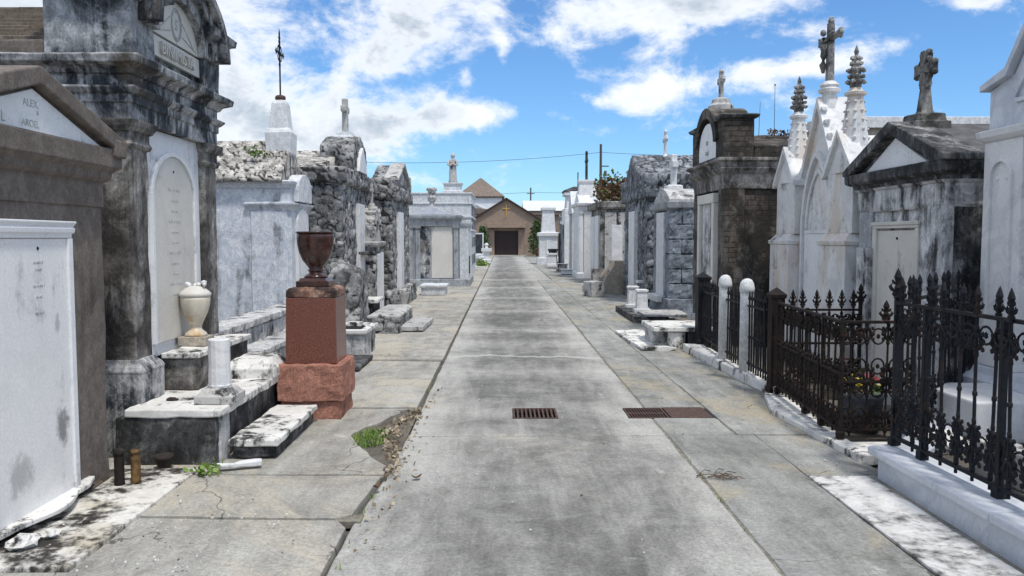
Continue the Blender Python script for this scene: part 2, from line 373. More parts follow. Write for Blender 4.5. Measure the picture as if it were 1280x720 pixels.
    def build(s, name, mat, parent=None, bevel=0., disp=None, smooth=False, label=None, seg=2):
        bm = s.bm
        bmesh.ops.recalc_face_normals(bm, faces=bm.faces[:])
        if disp and disp[0] == 'stone':
            _, depth, cell = disp[:3]; squash = disp[3] if len(disp) > 3 else 1.
            lay = bm.verts.layers.float_color.new('Stone'); bm.normal_update()
            mv = []
            so = Vector((sum(map(ord, name)) * .37, 3.1, 1.7)) + (parent.location if parent else Vector())
            for v in bm.verts:
                q = (v.co + so) / cell; q.z *= squash
                q = q + Vector((noise.noise(q * 1.4), noise.noise(q * 1.4 + Vector((9, 2, 4))), noise.noise(q * 1.4 + Vector((3, 8, 1))))) * .10
                d, pts = noise.voronoi(q)
                e = d[1] - d[0]; h = min(1, e / .55); h = math.sqrt(1 - (1 - h) ** 2)
                rnd = noise.cell(pts[0] * 3.7 + Vector((.3, .3, .3))) * .5 + .5
                v[lay] = (max(0, min(1, rnd)), min(1, e / .40), 0, 1)
                mv.append(v.normal * (depth * (h * (.6 + .55 * rnd)) + .22 * depth * noise.noise(v.co * 14)))
            for v, m_ in zip(bm.verts, mv): v.co += m_
        elif disp:
            amp, fr = disp[1], disp[2]; bm.normal_update()
            so = Vector((sum(map(ord, name)) * .31, 1.3, 2.9)) + (parent.location if parent else Vector())
            mv = [v.normal * amp * (noise.fractal((v.co + so) * fr, 1., 2., 4)) for v in bm.verts]
            for v, m_ in zip(bm.verts, mv): v.co += m_
        me = bpy.data.meshes.new(name); bm.to_mesh(me); bm.free()
        if smooth or (disp and disp[0] == 'stone'): me.polygons.foreach_set('use_smooth', [True] * len(me.polygons))
        me.materials.append(mat)
        o = bpy.data.objects.new(name, me); COL.objects.link(o)
        if parent: o.parent = parent
        if bevel:
            b = o.modifiers.new('soft edges', 'BEVEL'); b.width = bevel; b.segments = seg; b.limit_method = 'ANGLE'; b.angle_limit = R(38)
        if label: o['label'] = label
        return o

def tag(o, label, cat, group=None, loc=None, rotz=0):
    o['label'] = label; o['category'] = cat
    if group: o['group'] = group
    if loc is not None: o.location = loc; o.rotation_euler.z = rotz
    return o
def thing(name, label, cat, loc, rotz=0, group=None):
    return tag(bpy.data.objects.new(name, None), label, cat, group, loc, rotz) if False else _thing(name, label, cat, loc, rotz, group)
def _thing(name, label, cat, loc, rotz, group):
    o = bpy.data.objects.new(name, None); COL.objects.link(o); o.empty_display_size = .2
    return tag(o, label, cat, group, loc, rotz)
def struct(o): o['kind'] = 'structure'; return o
def copy_tree(o, parent=None):
    c = o.copy(); COL.objects.link(c); c.parent = parent
    for ch in list(o.children): copy_tree(ch, c)
    return c
LEFT, RIGHT = R(90), R(-90)
ST = ('noise', .012, 2.2)         # gentle unevenness of old plaster
def text(s, size, parent, x, y, z, mat, name='inscription', ext=.003, bold=0.):
    cu = bpy.data.curves.new('t', 'FONT'); cu.body = s; cu.size = size; cu.align_x = 'CENTER'; cu.extrude = ext; cu.offset = bold
    tmp = bpy.data.objects.new('t', cu); COL.objects.link(tmp)
    dg = bpy.context.evaluated_depsgraph_get(); me = bpy.data.meshes.new_from_object(tmp.evaluated_get(dg))
    bpy.data.objects.remove(tmp); me.name = name; me.materials.clear(); me.materials.append(mat)
    me.transform(Matrix.Rotation(R(90), 4, 'X'))
    o = bpy.data.objects.new(name, me); COL.objects.link(o); o.parent = parent; o.location = (x, y, z)
    return o
def archpoly(hw, z0, zs, zt, n=14, pointed=False):
    """door-like outline: straight sides to zs, then round or pointed to zt"""
    p = [(-hw, z0), (hw, z0)]
    for i in range(n + 1):
        a = math.pi * i / n
        x = hw * math.cos(a)
        if pointed: zz = zs + (zt - zs) * math.sqrt(max(0, 1 - (abs(x) / hw) ** 1.35))
        else: zz = zs + (zt - zs) * math.sin(a)
        p.append((x, zz))
    return p
def latin_cross(mb, cx, cy, z0, h, w, t, arm=None, flare=0.):
    """upright plus arms in x, small pads at the three ends"""
    arm = arm or w * .5; za = z0 + h * .68
    mb.box(cx - w / 2, cx + w / 2, cy - t / 2, cy + t / 2, z0, z0 + h)
    mb.box(cx - arm - w / 2, cx - w / 2, cy - t / 2, cy + t / 2, za - w / 2, za + w / 2)
    mb.box(cx + w / 2, cx + arm + w / 2, cy - t / 2, cy + t / 2, za - w / 2, za + w / 2)
    if flare:
        for x, z in ((cx - arm - w / 2, za), (cx + arm + w / 2, za), (cx, z0 + h)):
            for q in range(3):
                a = {0: 0, 1: 1, 2: -1}[q]
                dx = (math.copysign(1, x - cx) if z == za else 0); dz = 1 if z != za else 0
                mb.blob((x + dx * flare * .35 * (q == 0) + (a * flare * .6 if dz else 0), cy, z + dz * flare * .35 * (q == 0) + (a * flare * .6 if not dz else 0)), (flare * .55, t * .55, flare * .55), 1)
    return mb
def leaves(mb, pts, size, rnd, up=.3):
    for p in pts:
        d = Vector((rnd.gauss(0, 1), rnd.gauss(0, 1), rnd.gauss(up, 1))).normalized()
        u = d.cross(Vector((rnd.gauss(0, 1), rnd.gauss(0, 1), rnd.gauss(0, 1)))).normalized()
        l = size * rnd.uniform(.6, 1.3); w = l * .38
        p = Vector(p)
        mb.f([mb.bm.verts.new(p), mb.bm.verts.new(p + d * l * .5 + u * w), mb.bm.verts.new(p + d * l), mb.bm.verts.new(p + d * l * .5 - u * w)])
    return mb
# ------------------------------------------------------------------ ground, road, pavements
rnd = random.Random(11)
g = MB(); g.f([g.v(-250, -120, 0), g.v(250, -120, 0), g.v(250, 400, 0), g.v(-250, 400, 0)])
struct(g.build('ground', M['dirt'])).location.z = -.05
def slabs(name, mat, polys, z, dz=.004):
    m = MB()
    for poly in polys:
        fine_ = []
        for (ax_, ay_), (bx_, by_) in zip(poly, poly[1:] + poly[:1]):
            n_ = max(1, int(math.hypot(bx_ - ax_, by_ - ay_) / .16)) if min(ay_, by_) > -2 and max(ay_, by_) < 32 else 1
            for q_ in range(n_): 
                j_ = .0045 if q_ else 0
                fine_.append((ax_ + (bx_ - ax_) * q_ / n_ + rnd.uniform(-j_, j_), ay_ + (by_ - ay_) * q_ / n_ + rnd.uniform(-j_, j_)))
        poly = fine_
        k = len(m.bm.verts); m.prismz(poly, -.12, z); m.bm.verts.ensure_lookup_table()
        tx, ty, tz = rnd.uniform(-1, 1) * .0016, rnd.uniform(-1, 1) * .001, rnd.uniform(-dz, dz)
        cx = sum(p[0] for p in poly) / len(poly); cy = sum(p[1] for p in poly) / len(poly)
        for v in m.bm.verts[k:]:
            if v.co.z > -.1: v.co.z += tz + (v.co.x - cx) * tx + (v.co.y - cy) * ty
    return struct(m.build(name, mat, bevel=.010))
def rect(x0, x1, y0, y1): return [(x0, y0), (x1, y0), (x1, y1), (x0, y1)]
GAP = .006
def strip(x0, x1, ys, gap=GAP):
    return [rect(x0, x1, a + gap / 2, b - gap / 2) for a, b in zip(ys, ys[1:])]
# the road, cut round the two drains
road = [rect(-.85, 1.35, -6, -1), rect(-.85, 1.35, -.99, 3.1), [(-.845, 3.11), (1.34, 3.11), (1.33, 6.405), (-.765, 6.405), (-.79, 5.3), (-.84, 4.4)]] + [rect(-.76, 1.33, 6.416, 7.03), rect(-.76, .09, 7.03, 7.46), rect(.50, 1.13, 7.03, 7.46), rect(-.76, 1.33, 7.46, 9.5)]
road += strip(-.755, 1.325, [9.51, 12.1, 13.9, 17.5, 21.5, 26, 31]) + strip(-.75, 1.9, [31.02, 37, 43, 50, 57, 64, 72])
slabs('road', M['road'], road, 0, .003)
edge = [(-.80, 5.3), (-.81, 5.5), (-1.0, 5.86), (-1.22, 6.36), (-1.17, 6.58), (-1.01, 7.02), (-.93, 7.2), (-.98, 7.3), (-.86, 7.38)]
rag = []
for a_, b_ in zip(edge, edge[1:]):
    for k_ in range(4):
        f_ = k_ / 4; rag.append((a_[0] + (b_[0] - a_[0]) * f_ + (rnd.uniform(-.022, .022) if k_ else 0), a_[1] + (b_[1] - a_[1]) * f_ + (rnd.uniform(-.02, .02) if k_ else 0)))
edge = rag + [edge[-1]]
pv = [[(-2.9, -6), (-.86, -6), (-.85, 1.9), (-2.9, 1.9)], [(-2.9, 1.92), (-.862, 1.92), (-.86, 4.30), (-.93, 4.42), (-1.3, 4.43), (-2.9, 4.52)],
      [(-2.9, 4.54), (-1.3, 4.45), (-.94, 4.44), (-.862, 4.5), (-.805, 5.24), (-2.9, 5.30)],
      [(-2.9, 5.32)] + edge + [(-2.9, 7.40)],
      [(-2.9, 7.42), (-.80, 7.42), (-.795, 8.9), (-.79, 10.2), (-2.9, 10.4)]]
pv += strip(-2.9, -.785, [10.4, 12.6, 14.6, 17.2, 20, 22.6]) + strip(-6, -.78, [22.62, 26, 28.6, 31.5, 37, 43, 50, 57, 64, 72])
slabs('pavement', M['pavement'], pv, .020, .006)
fl = MB(); fl.box(-1.26, -.77, 5.2, 7.42, -.04, .004, .05); struct(fl.build('ground', M['dirt'], None, 0, ('noise', .012, 7)))
rp = strip(1.345, 2.05, [-6, 1, 5.23, 6.40]) + strip(2.058, 2.6, [-6, 3, 5.3, 6.40])
rp += [rect(1.345, 1.90, 6.416, 7.03)] + strip(1.345, 1.90, [7.46, 9.7, 12, 14.3, 17, 20.5, 24, 27.5, 31])
rp += strip(1.915, 2.75, [6.416, 8.6, 11.2]) + strip(1.915, 3.45, [11.21, 14.3, 17, 20.5, 24, 27.5, 31]) + strip(1.92, 7, [31.02, 37, 43, 50, 57, 64, 72])
slabs('pavement', M['pavement_right'], rp, .006, .004)
jt = MB()
for x0, x1, ya, yb in ((1.322, 1.352, -6, 7.02), (1.320, 1.350, 7.47, 31), (1.895, 1.920, 6.42, 7.02), (1.895, 1.920, 7.47, 31)): jt.box(x0, x1, ya, yb, -.03, -.004)
for y in (6.41, 9.505, 12.1, 13.9, 17.5, 21.5, 26): jt.box(-.75, 1.318, y - .012, y + .012, -.03, -.005)
for y in (1.91, 4.485, 5.31, 7.41, 10.4, 12.6, 14.6, 17.2, 20): jt.box(-2.9, -.80, y - .06, y + .06, -.03, .008)
struct(jt.build('ground', M['joint']))
pit = MB(); pit.f([pit.v(-.2, 6.9, 0), pit.v(2, 6.9, 0), pit.v(2, 7.6, 0), pit.v(-.2, 7.6, 0)])  # shallow sheet, its near-black colour stands in for the dark void under the grates
struct(pit.build('ground', M['pit'])).location.z = -.046

def grate(name, label, x0, x1, y0, y1, rows, nb, plate=None):
    t = thing(name, label, 'drain', (x0, y0, 0))
    w, d = x1 - x0, y1 - y0
    f = MB()
    f.box(.004, w - .004, .004, .022, -.04, .004); f.box(.004, w - .004, d - .022, d - .004, -.04, .004)
    f.box(.004, .022, .022, d - .022, -.04, .004); f.box(w - .022, w - .004, .022, d - .022, -.04, .004)
    if rows == 2: f.box(.022, w - .022, d / 2 - .012, d / 2 + .012, -.04, .002)
    f.build('frame', M['rust'], t, .003)
    b = MB()
    for i in range(nb):
        x = .03 + (w - .06) * (i + .5) / nb; k = (w - .06) / nb * .22
        b.box(x - k, x + k, .022, d - .022, -.035, .001)
    b.build('bars', M['rust'], t, .003)
    if plate:
        p = MB(); p.box(w + .006, plate - x0, .004, d - .004, -.03, .009); p.build('cover_plate', M['rust'], t, .004)
grate('drain_grate', 'rusty iron drain grate with one row of slots in the middle of the road', .09, .5, 7.03, 7.46, 1, 9)
grate('drain_grate', 'rusty drain grate with two rows of slots and a solid cover plate on the right', 1.13, 1.5, 7.03, 7.46, 2, 12, 1.88)

# grass, leaf litter and twigs in the broken corner of the pavement
gr = MB()
for i in range(900):
    a = rnd.uniform(0, 6.3); q = math.sqrt(rnd.random())
    x, y = -1.05 + .14 * q * math.cos(a), 6.30 + .30 * q * math.sin(a)
    if x > -.86 or x < -1.24 + max(0, (y - 6.45)) * .5: continue
    h = rnd.uniform(.015, .05); an = rnd.uniform(0, 6.3); l = rnd.uniform(.01, .04)
    dx, dy = math.cos(an), math.sin(an)
    gr.f([gr.v(x - dy * .005, y + dx * .005, -.0), gr.v(x + dy * .005, y - dx * .005, -.0), gr.v(x + dx * l, y + dy * l, h)])
for x0, ya, yb, n_ in ((-.80, 3.6, 5.2, 26), (1.337, 4.2, 6.2, 14), (-.775, 7.6, 10, 14), (-1.95, 5.3, 5.5, 18), (-1.38, 6.9, 7.5, 16), (2.50, 6.0, 7.0, 12)):
    for i in range(n_):
        x, y = x0 + rnd.gauss(0, .008), rnd.uniform(ya, yb) if rnd.random() < .4 else ya + (yb - ya) * (.3 + .5 * (i % 3) / 2) + rnd.gauss(0, .03)
        h = rnd.uniform(.015, .05); an = rnd.uniform(0, 6.3); l = rnd.uniform(.008, .03); dx, dy = math.cos(an), math.sin(an)
        gr.f([gr.v(x - dy * .004, y + dx * .004, 0), gr.v(x + dy * .004, y - dx * .004, 0), gr.v(x + dx * l, y + dy * l, h)])
o = gr.build('grass', M['grass']); o['kind'] = 'stuff'
lt = MB(); pts = []
for i in range(620):
    y = rnd.uniform(5.15, 7.3); x = rnd.gauss(-.82 - .1 * math.exp(-((y - 6.5) / .5) ** 2), .07)
    if x < -1.15 or (x > -.70) or (x < -.8 - .25 * max(0, 1 - abs(y - 6.5) / .9)): continue
    pts.append((x, y, .004 + rnd.random() * .025))
for i in range(90):
    pts.append((-.76 + abs(rnd.gauss(0, .07)), rnd.uniform(4, 8.5), .006))
leaves(lt, pts, .035, rnd, .1)
o = lt.build('litter', M['litter']); o['kind'] = 'stuff'
lt = MB(); pts = [(rnd.gauss(-1.65, .28), rnd.gauss(4.1, .35), .042) for i in range(80)] + [(rnd.uniform(-.6, 1.2), rnd.uniform(3.6, 9), .004) for i in range(35)] + [(rnd.uniform(1.3, 2.4), rnd.uniform(3.9, 8), .012) for i in range(25)]
for x, y, z in pts:
    a = rnd.uniform(0, 6.3); s_ = rnd.uniform(.002, .009)
    q = [(x + s_ * rnd.uniform(.6, 1.4) * math.cos(a + k * 1.57), y + s_ * rnd.uniform(.6, 1.4) * math.sin(a + k * 1.57)) for k in range(4)]
    lt.prismz(q, z - .002, z + .004)
o = lt.build('debris', M['slab_white']); o['kind'] = 'stuff'
tw = MB()
for i in range(16):
    x, y = 1.42 + rnd.gauss(0, .09), 5.22 + rnd.gauss(0, .035); a = rnd.gauss(0, .5); l = rnd.uniform(.06, .2)
    tw.tube([(x, y, .014), (x + l * .5 * math.cos(a), y + l * .5 * math.sin(a) + .01, .02 + rnd.random() * .02), (x + l * math.cos(a), y + l * math.sin(a), .014)], .0028, 4)
o = tw.build('debris', M['twig']); o['kind'] = 'stuff'
for (x, y, a, lab) in ((-.57, 5.23, .4, 'curled brown dead leaf lying alone on the road'), (-.79, 4.95, 1.2, 'dark dead leaf at the cracked pavement edge')):
    lf = MB(); vs = []
    for i in range(5):
        t_ = i / 4; w = .022 * math.sin(math.pi * (.08 + .84 * t_)); z = .006 + .022 * (2 * t_ - 1) ** 2
        vs.append((lf.v(-.035 + .07 * t_, -w, z + .008), lf.v(-.035 + .07 * t_, 0, z), lf.v(-.035 + .07 * t_, w, z + .008)))
    for p, q in zip(vs, vs[1:]):
        lf.f([p[0], q[0], q[1], p[1]]); lf.f([p[1], q[1], q[2], p[2]])
    tag(lf.build('dead_leaf', M['twig']), lab, 'leaf', None, (x, y, .004 if x > -.7 else .03), a)

# ------------------------------------------------------------------ left: brown sandstone tomb with pediment
t = thing('pedimented_tomb', 'low brown sandstone tomb with white marble triangle in its pediment', 'tomb', (-2.6, 4.40, 0), LEFT)
m = MB(); m.box(-.84, .84, 0, 1.9, -.05, 1.83, .12); m.build('wall', M['brownstone'], t, .012, ('noise', .012, 3))
m = MB(); m.rloft(-.84, .84, 0, 1.9, [(1.80, .012), (1.96, .012), (1.965, .03), (1.985, .05), (2.02, .055), (2.05, .09), (2.055, .10), (2.17, .10)]); m.build('entablature', M['brownstone'], t, .006, ('noise', .006, 4))
m = MB(); m.prism([(-.93, 2.172), (.93, 2.172), (0, 2.42)], -.05, 1.9); m.build('roof', M['brownstone'], t)
m = MB(); sl = .30 / .98
for s_ in (-1, 1):
    p = [(0, 2.43), (0, 2.53), (s_ * .98, 2.23), (s_ * .98, 2.175), (s_ * .84, 2.172)]
    m.prism(p if s_ > 0 else p[::-1], -.12, .25)
m.build('raking_cornice', M['brownstone'], t, .01, None)
for q in (.80, -.955):
    m = MB(); m.box(q, q + .155, -.125, .2, 2.12, 2.235); m.build('corner_block', M['brownstone'], t, .012)
m = MB(); m.prism([(-.72, 2.178), (.72, 2.178), (0, 2.405)], -.068, -.045); ty = m.build('tympanum', M['marble_tablet'], t, .003)
text('ALEX.', .058, ty, -.02, -.069, 2.305, M['letter'], ext=.001); text('&', .034, ty, .04, -.069, 2.27, M['letter'], ext=.001); text('L', .078, ty, -.27, -.069, 2.195, M['letter'], ext=.001); text('AROEL', .052, ty, -.03, -.069, 2.2, M['letter'], ext=.001)
m = MB(); m.box(-.40, .34, -.035, .02, .10, 1.60); tb = m.build('tablet', M['tablet_stained'], t, .004)
m = MB(); m.box(.34, .39, -.05, .02, .10, 1.60); m.box(-.45, -.40, -.05, .02, .10, 1.60); m.rloft(-.45, .39, -.045, .02, [(1.602, 0), (1.625, 0), (1.632, .012), (1.66, .015), (1.665, .006), (1.69, .02), (1.70, .02)]); m.build('tablet_frame', M['marble_tablet'], t, .004)
m = MB(); m.blob((.05, -.036, 1.545), (.011, .006, .011), 1)
m.build('bolt', M['iron'], tb)
for i, (s_, z) in enumerate(((None, 1.46), (None, 1.42), (None, 1.33), (None, 1.27), (None, 1.18))):
    text(('III IIIIII II', 'II IIIIII', 'IIII II IIIII I', 'III IIII', 'IIIII III II')[i], .028, tb, .05, -.036, z, M['letter'], ext=.001)
# serpentine marble shelf under the tablet
m = MB(); p = []
for i in range(25):
    x = -.58 + 1.16 * i / 24; u = abs(x) / .58
    p.append((x, -.06 - .10 * (.5 + .5 * math.cos(math.pi * min(1, u * 1.25))) - .025 * math.cos(u * 9) * (u > .5)))
m.prismz(p + [(.58, .02), (-.58, .02)], .085, .112); m.build('shelf', M['slab_white'], t, .005, ('noise', .004, 5))
m = MB(); m.box(-.9, .95, -.055, .1, -.06, .05, .2); m.build('footing', M['brick_old'], t, .01, ('noise', .02, 6))

m = MB(); m.box(-.06, .52, -.82, .82, 0, .045, .1)
sl = tag(m.build('paving_slab', M['slab_dirty'], None, .007, ('noise', .005, 5)), 'white marble ground slab half covered by black dirt at the foot of the brown tomb', 'slab', None, (-2.58, 4.55, 0))
for (x, y, mt, lab) in ((-2.42, 5.00, 'iron_rust', 'blackened candle glass standing nearer the brown tomb'), (-2.335, 5.04, 'brass', 'brownish candle glass standing just right of the blackened one')):
    c = MB(); c.lathe([(.030, 0), (.033, .01), (.030, .02), (.030, .17), (.026, .185), (.026, .192), (.031, .196), (.031, .212), (.024, .215)], n=16)
    o = c.build('candle_glass', M[mt], smooth=True); tag(o, lab, 'candle', None, (x, y, .045))
    for p in o.data.polygons: p.use_smooth = abs(p.normal.z) < .7
c = MB(); c.lathe([(.04, 0), (.055, .06), (.064, .065), (.064, .09), (.057, .09), (.05, .04), (.01, .04)], n=18)
tag(c.build('flower_pot', M['terracotta'], smooth=True), 'small empty terracotta pot against the black plinth', 'pot', None, (-2.33, 5.45, .025))
m = MB(); m.box(-.16, .16, -.03, .03, 0, .035, .05); tag(m.build('marble_fragment', M['marble'], None, .008, ('noise', .012, 9)), 'broken strip of white marble lying beside the green weed', 'fragment', None, (-1.82, 5.42, .036), .35)
w = MB(); pts = [(rnd.gauss(0, .045), rnd.gauss(0, .035), abs(rnd.gauss(.02, .025))) for i in range(60)]; leaves(w, pts, .045, rnd, .5)
tag(w.build('weed', M['grass']), 'bright green weed sprouting at the slab corner', 'weed', None, (-1.97, 5.27, .03))
for i, (x, y, s_) in enumerate(((-2.36, 4.12, .05), (-2.42, 3.98, .08), (-2.28, 4.32, .022))):
    m = MB(); m.blob((0, 0, s_ * .35), (s_ * .8, s_, s_ * .4), 2, .7, 3); tag(m.build('rubble_chunk', M['slab_white'] if i < 2 else M['terracotta']), ('pale crumbled stone lump on the dirt below the marble shelf', 'larger broken stone lump in the lower left corner', 'small dark pebble on the dirty marble slab')[i], 'stone', None, (x, y, .045))

# ------------------------------------------------------------------ left: tall stuccoed tomb with arched top
t = thing('arched_tomb', 'tall black and grey stuccoed tomb with arched top and round-headed white tablet', 'tomb', (-2.7, 6.64, 0), LEFT)
m = MB(); m.box(-.80, .80, .05, 2.4, -.05, 2.45, .1); m.build('wall', M['grime'], t, .01, ST)
for x0, x1 in ((-.86, -.585), (.56, .84)):
    m = MB(); m.box(x0, x1, -.05, .2, .70, 2.26, .09); p = m.build('pilaster', M['grime_brown'], t, .012, ('noise', .010, 4))
    m = MB(); m.rloft(x0, x1, -.05, .2, [(2.24, .0), (2.25, .02), (2.275, .028), (2.30, .012), (2.36, .012), (2.365, .03), (2.40, .05), (2.43, .055), (2.445, .055)]); m.build('capital', M['grime_brown'], p, .004, ('noise', .004, 5))
    m = MB(); m.rloft(x0, x1, -.06, .22, [(-.05, .05), (.62, .05), (.64, .055), (.67, .04), (.69, .02), (.72, .004)]); m.build('base', M['grime'], p, .006, ('noise', .008, 4))
m = MB(); m.box(-.575, .55, .0, .06, .68, 2.44); tb = m.build('tablet', M['marble_tablet'], t, .004)
m = MB(); m.prism([(x - .03, z) for x, z in archpoly(.40, .78, 1.93, 2.26)], -.014, .0); m.build('inscription_panel', M['marble_cream'], tb, .003)
m = MB(); m.arch(-.03, 1.93, .40, .445, -.03, .0); 
for v in m.bm.verts: v.co.z = 1.93 + (v.co.z - 1.93) * .825
m.box(-.475, -.43, -.03, 0, .78, 1.93); m.box(.37, .415, -.03, 0, .78, 1.93); m.build('panel_moulding', M['marble_tablet'], tb, .004)
m = MB(); m.blob((-.03, -.016, 2.14), (.011, .006, .011), 1); m.build('bolt', M['iron'], tb)
for i in range(11): text(('IIIIIII III IIIIIII', 'III IIIIII IIIII I', 'IIIII II IIII')[i % 3], (.05, .036, .036)[i % 3], tb, -.03, -.0145, 1.98 - .085 * i, M['letter'], ext=.0006)
m = MB(); m.rloft(-.86, .84, -.05, 2.4, [(2.44, .015), (2.56, .015), (2.565, .03), (2.62, .03), (2.63, .05), (2.66, .075), (2.675, .075), (2.68, .02), (2.76, .02), (2.765, .04), (2.80, .06), (2.82, .11), (2.825, .13), (2.875, .14), (2.89, .10)]); m.build('entablature', M['grime'], t, .006, ('noise', .007, 4))
m = MB()
m.box(-.88, -.50, -.09, .52, 2.888, 3.32, .08); m.box(.50, .88, -.09, .52, 2.888, 3.32, .08); m.box(-.50, .50, -.02, .52, 2.888, 3.32, .08)
m.build('attic', M['grime_dark'], t, .01, ('noise', .012, 4))
def flat(mb, k=.74, z=3.17):
    for v in mb.bm.verts: v.co.z = z + v.co.z * k
    return mb
m = flat(MB().arch(0, 0, .455, .59, -.12, .50, 0, 180, 40).arch(0, 0, .59, .68, -.17, .50, 0, 180, 40).arch(0, 0, .68, .76, -.24, .50, 0, 180, 40)); m.build('arched_pediment', M['grime'], t, .006)
for q in (-1, 1):
    m = MB(); m.rloft(q * .71 - .16, q * .71 + .17, -.09, .52, [(3.30, .01), (3.33, .05), (3.36, .09), (3.37, .12), (3.43, .13), (3.45, .06)]); m.build('attic_cornice', M['grime_dark'], t, .005, ('noise', .006, 5))
m = flat(MB().arch(0, 0, .01, .45, -.055, .02, 0, 180, 28), .74, 3.172); lu = m.build('lunette', M['marble_cream'], t)
m = MB(); m.ring(0, 3.325, .095, .125, .008, -.058, 22, 5); m.ring(0, 3.325, .078, .105, .004, -.058, 22, 4)
for q in (-1, 1):
    m.bar(q * .40, 3.19, q * .12, 3.25, .009, -.060, -.05); m.bar(q * .36, 3.20, q * .12, 3.36, .009, -.060, -.05)
m.build('carved_wreath', M['letter'], lu)
text('S', .13, lu, 0, -.057, 3.28, M['letter'], ext=.003)
m = MB(); m.box(-.62, .62, -.05, .0, 3.0, 3.155); nb = m.build('name_band', M['marble_cream'], t, .003)
text('BINIIMISTA', .135, nb, 0, -.062, 3.03, M['marble_cream'], ext=.014)
def tiled(x0, x1, y0, y1, z0, zr, n, th=.028):
    """gable roof of overlapping courses, ridge along y at x = mid"""
    m = MB(); xm = (x0 + x1) / 2
    for s_ in (-1, 1):
        for i in range(n):
            a, b = i / n, (i + 1.25) / n
            xa = (x0 if s_ < 0 else x1) + (xm - (x0 if s_ < 0 else x1)) * a; xb = (x0 if s_ < 0 else x1) + (xm - (x0 if s_ < 0 else x1)) * min(1, b)
            za = z0 + (zr - z0) * a; zb = z0 + (zr - z0) * min(1, b)
            k = int((y1 - y0) / .3)
            for j in range(k):
                ya = y0 + (y1 - y0) * j / k; yb = y0 + (y1 - y0) * (j + 1) / k - .004; q = rnd.uniform(-.006, .006)
                vs = [m.v(xa, ya, za + th + q), m.v(xa, yb, za + th + q), m.v(xb, yb, zb + q * .3), m.v(xb, ya, zb + q * .3)]
                lo = [m.v(xa, ya, za - .03), m.v(xa, yb, za - .03), m.v(xb, yb, zb - .04), m.v(xb, ya, zb - .04)]
                m.f(vs); m.f(lo[::-1])
                for e in range(4): m.f([vs[e], lo[e], lo[(e + 1) % 4], vs[(e + 1) % 4]])
    return m
tiled(-.80, .80, .5, 2.5, 2.99, 3.46, 11).build('roof', M['roof_brown'], t)
m = MB(); m.prism([(-.78, 2.88), (.78, 2.88), (0, 3.40)], .52, 2.45); m.build('roof_core', M['roof_brown'], t)
for s_ in (-1, 1):
    m = MB()
    for i in range(5): m.box(s_ * .83 - .05, s_ * .83 + .05, .53 + i * .385, .53 + i * .385 + .385, 2.885, 3.0 + rnd.uniform(-.006, .006), .1)
    m.build('eaves_course', M['brownstone'], t, .012, ('noise', .01, 6))
m = MB(); m.box(-1.10, .62, -.70, -.0, -.05, .35, .1); pl = m.build('plinth', M['block_dark'], t, .012, ('noise', .015, 4))
m = MB(); m.box(-1.115, -.30, -.745, -.065, .352, .412, .1); m.box(-.292, .64, -.745, -.05, .352, .41, .1); m.build('coping_slab', M['slab_white'], pl, .010, ('noise', .012, 5))
m = MB(); m.box(-1.06, -.86, -.715, -.6, -.05, .348); m.build('corner_pier', M['block_grey'], pl, .01)
m = MB(); m.box(-.42, .82, -.32, -.05, .414, .665, .09); st = m.build('upper_step', M['grime_brown'], t, .012, ('noise', .014, 4))
m = MB(); m.box(-.45, .84, -.35, -.052, .668, .712, .1); m.build('step_slab', M['slab_white'], st, .008, ('noise', .01, 5))

m = MB(); m.rloft(-.22, .22, -.26, .26, [(0, 0), (.08, 0), (.15, -.07), (.155, -.08)], .1); tag(m.build('cap_stone', M['slab_white'], None, .008, ('noise', .008, 5)), 'white hipped cap stone at the far end of the black plinth', 'cap stone', None, (-2.16, 7.02, .412), 0)
t2 = thing('step_slab', 'long white marble step slab stained black at its corner beside the red monument', 'slab', (-1.94, 5.70, 0))
m = MB(); m.box(0, .31, -.02, 1.16, .035, .115, .1); m.build('support', M['block_dark'], t2, .01, ('noise', .02, 5))
m = MB(); m.box(-.02, .335, -.05, 1.19, .117, .165, .1); m.build('slab', M['slab_white'], t2, .010, ('noise', .012, 4))
# broken fluted pedestal on the plinth
t2 = thing('broken_column', 'broken white marble column stump on a square moulded base', 'column', (-2.07, 5.83, .412))
m = MB(); m.rloft(-.14, .14, -.14, .14, [(0, 0), (.055, 0), (.058, -.012), (.10, -.045), (.105, -.05)], .3); m.build('base', M['marble_old'], t2, .004)
m = MB(); m.lathe([(.083, .104), (.088, .12), (.082, .13), (.080, .14)], n=8); m.lathe([(.0805, .10), (.0805, .19), (.076, .25), (.078, .45), (.074, .458), (.03, .452)], n=14); m.build('shaft', M['marble'], t2, .004)
m = MB(); m.blob((0, 0, .012), (.045, .03, .015), 2, .4); tag(m.build('rubble_chunk', M['terracotta']), 'small dark stone on the white plinth top near the pilaster', 'stone', None, (-2.42, 5.83, .412))
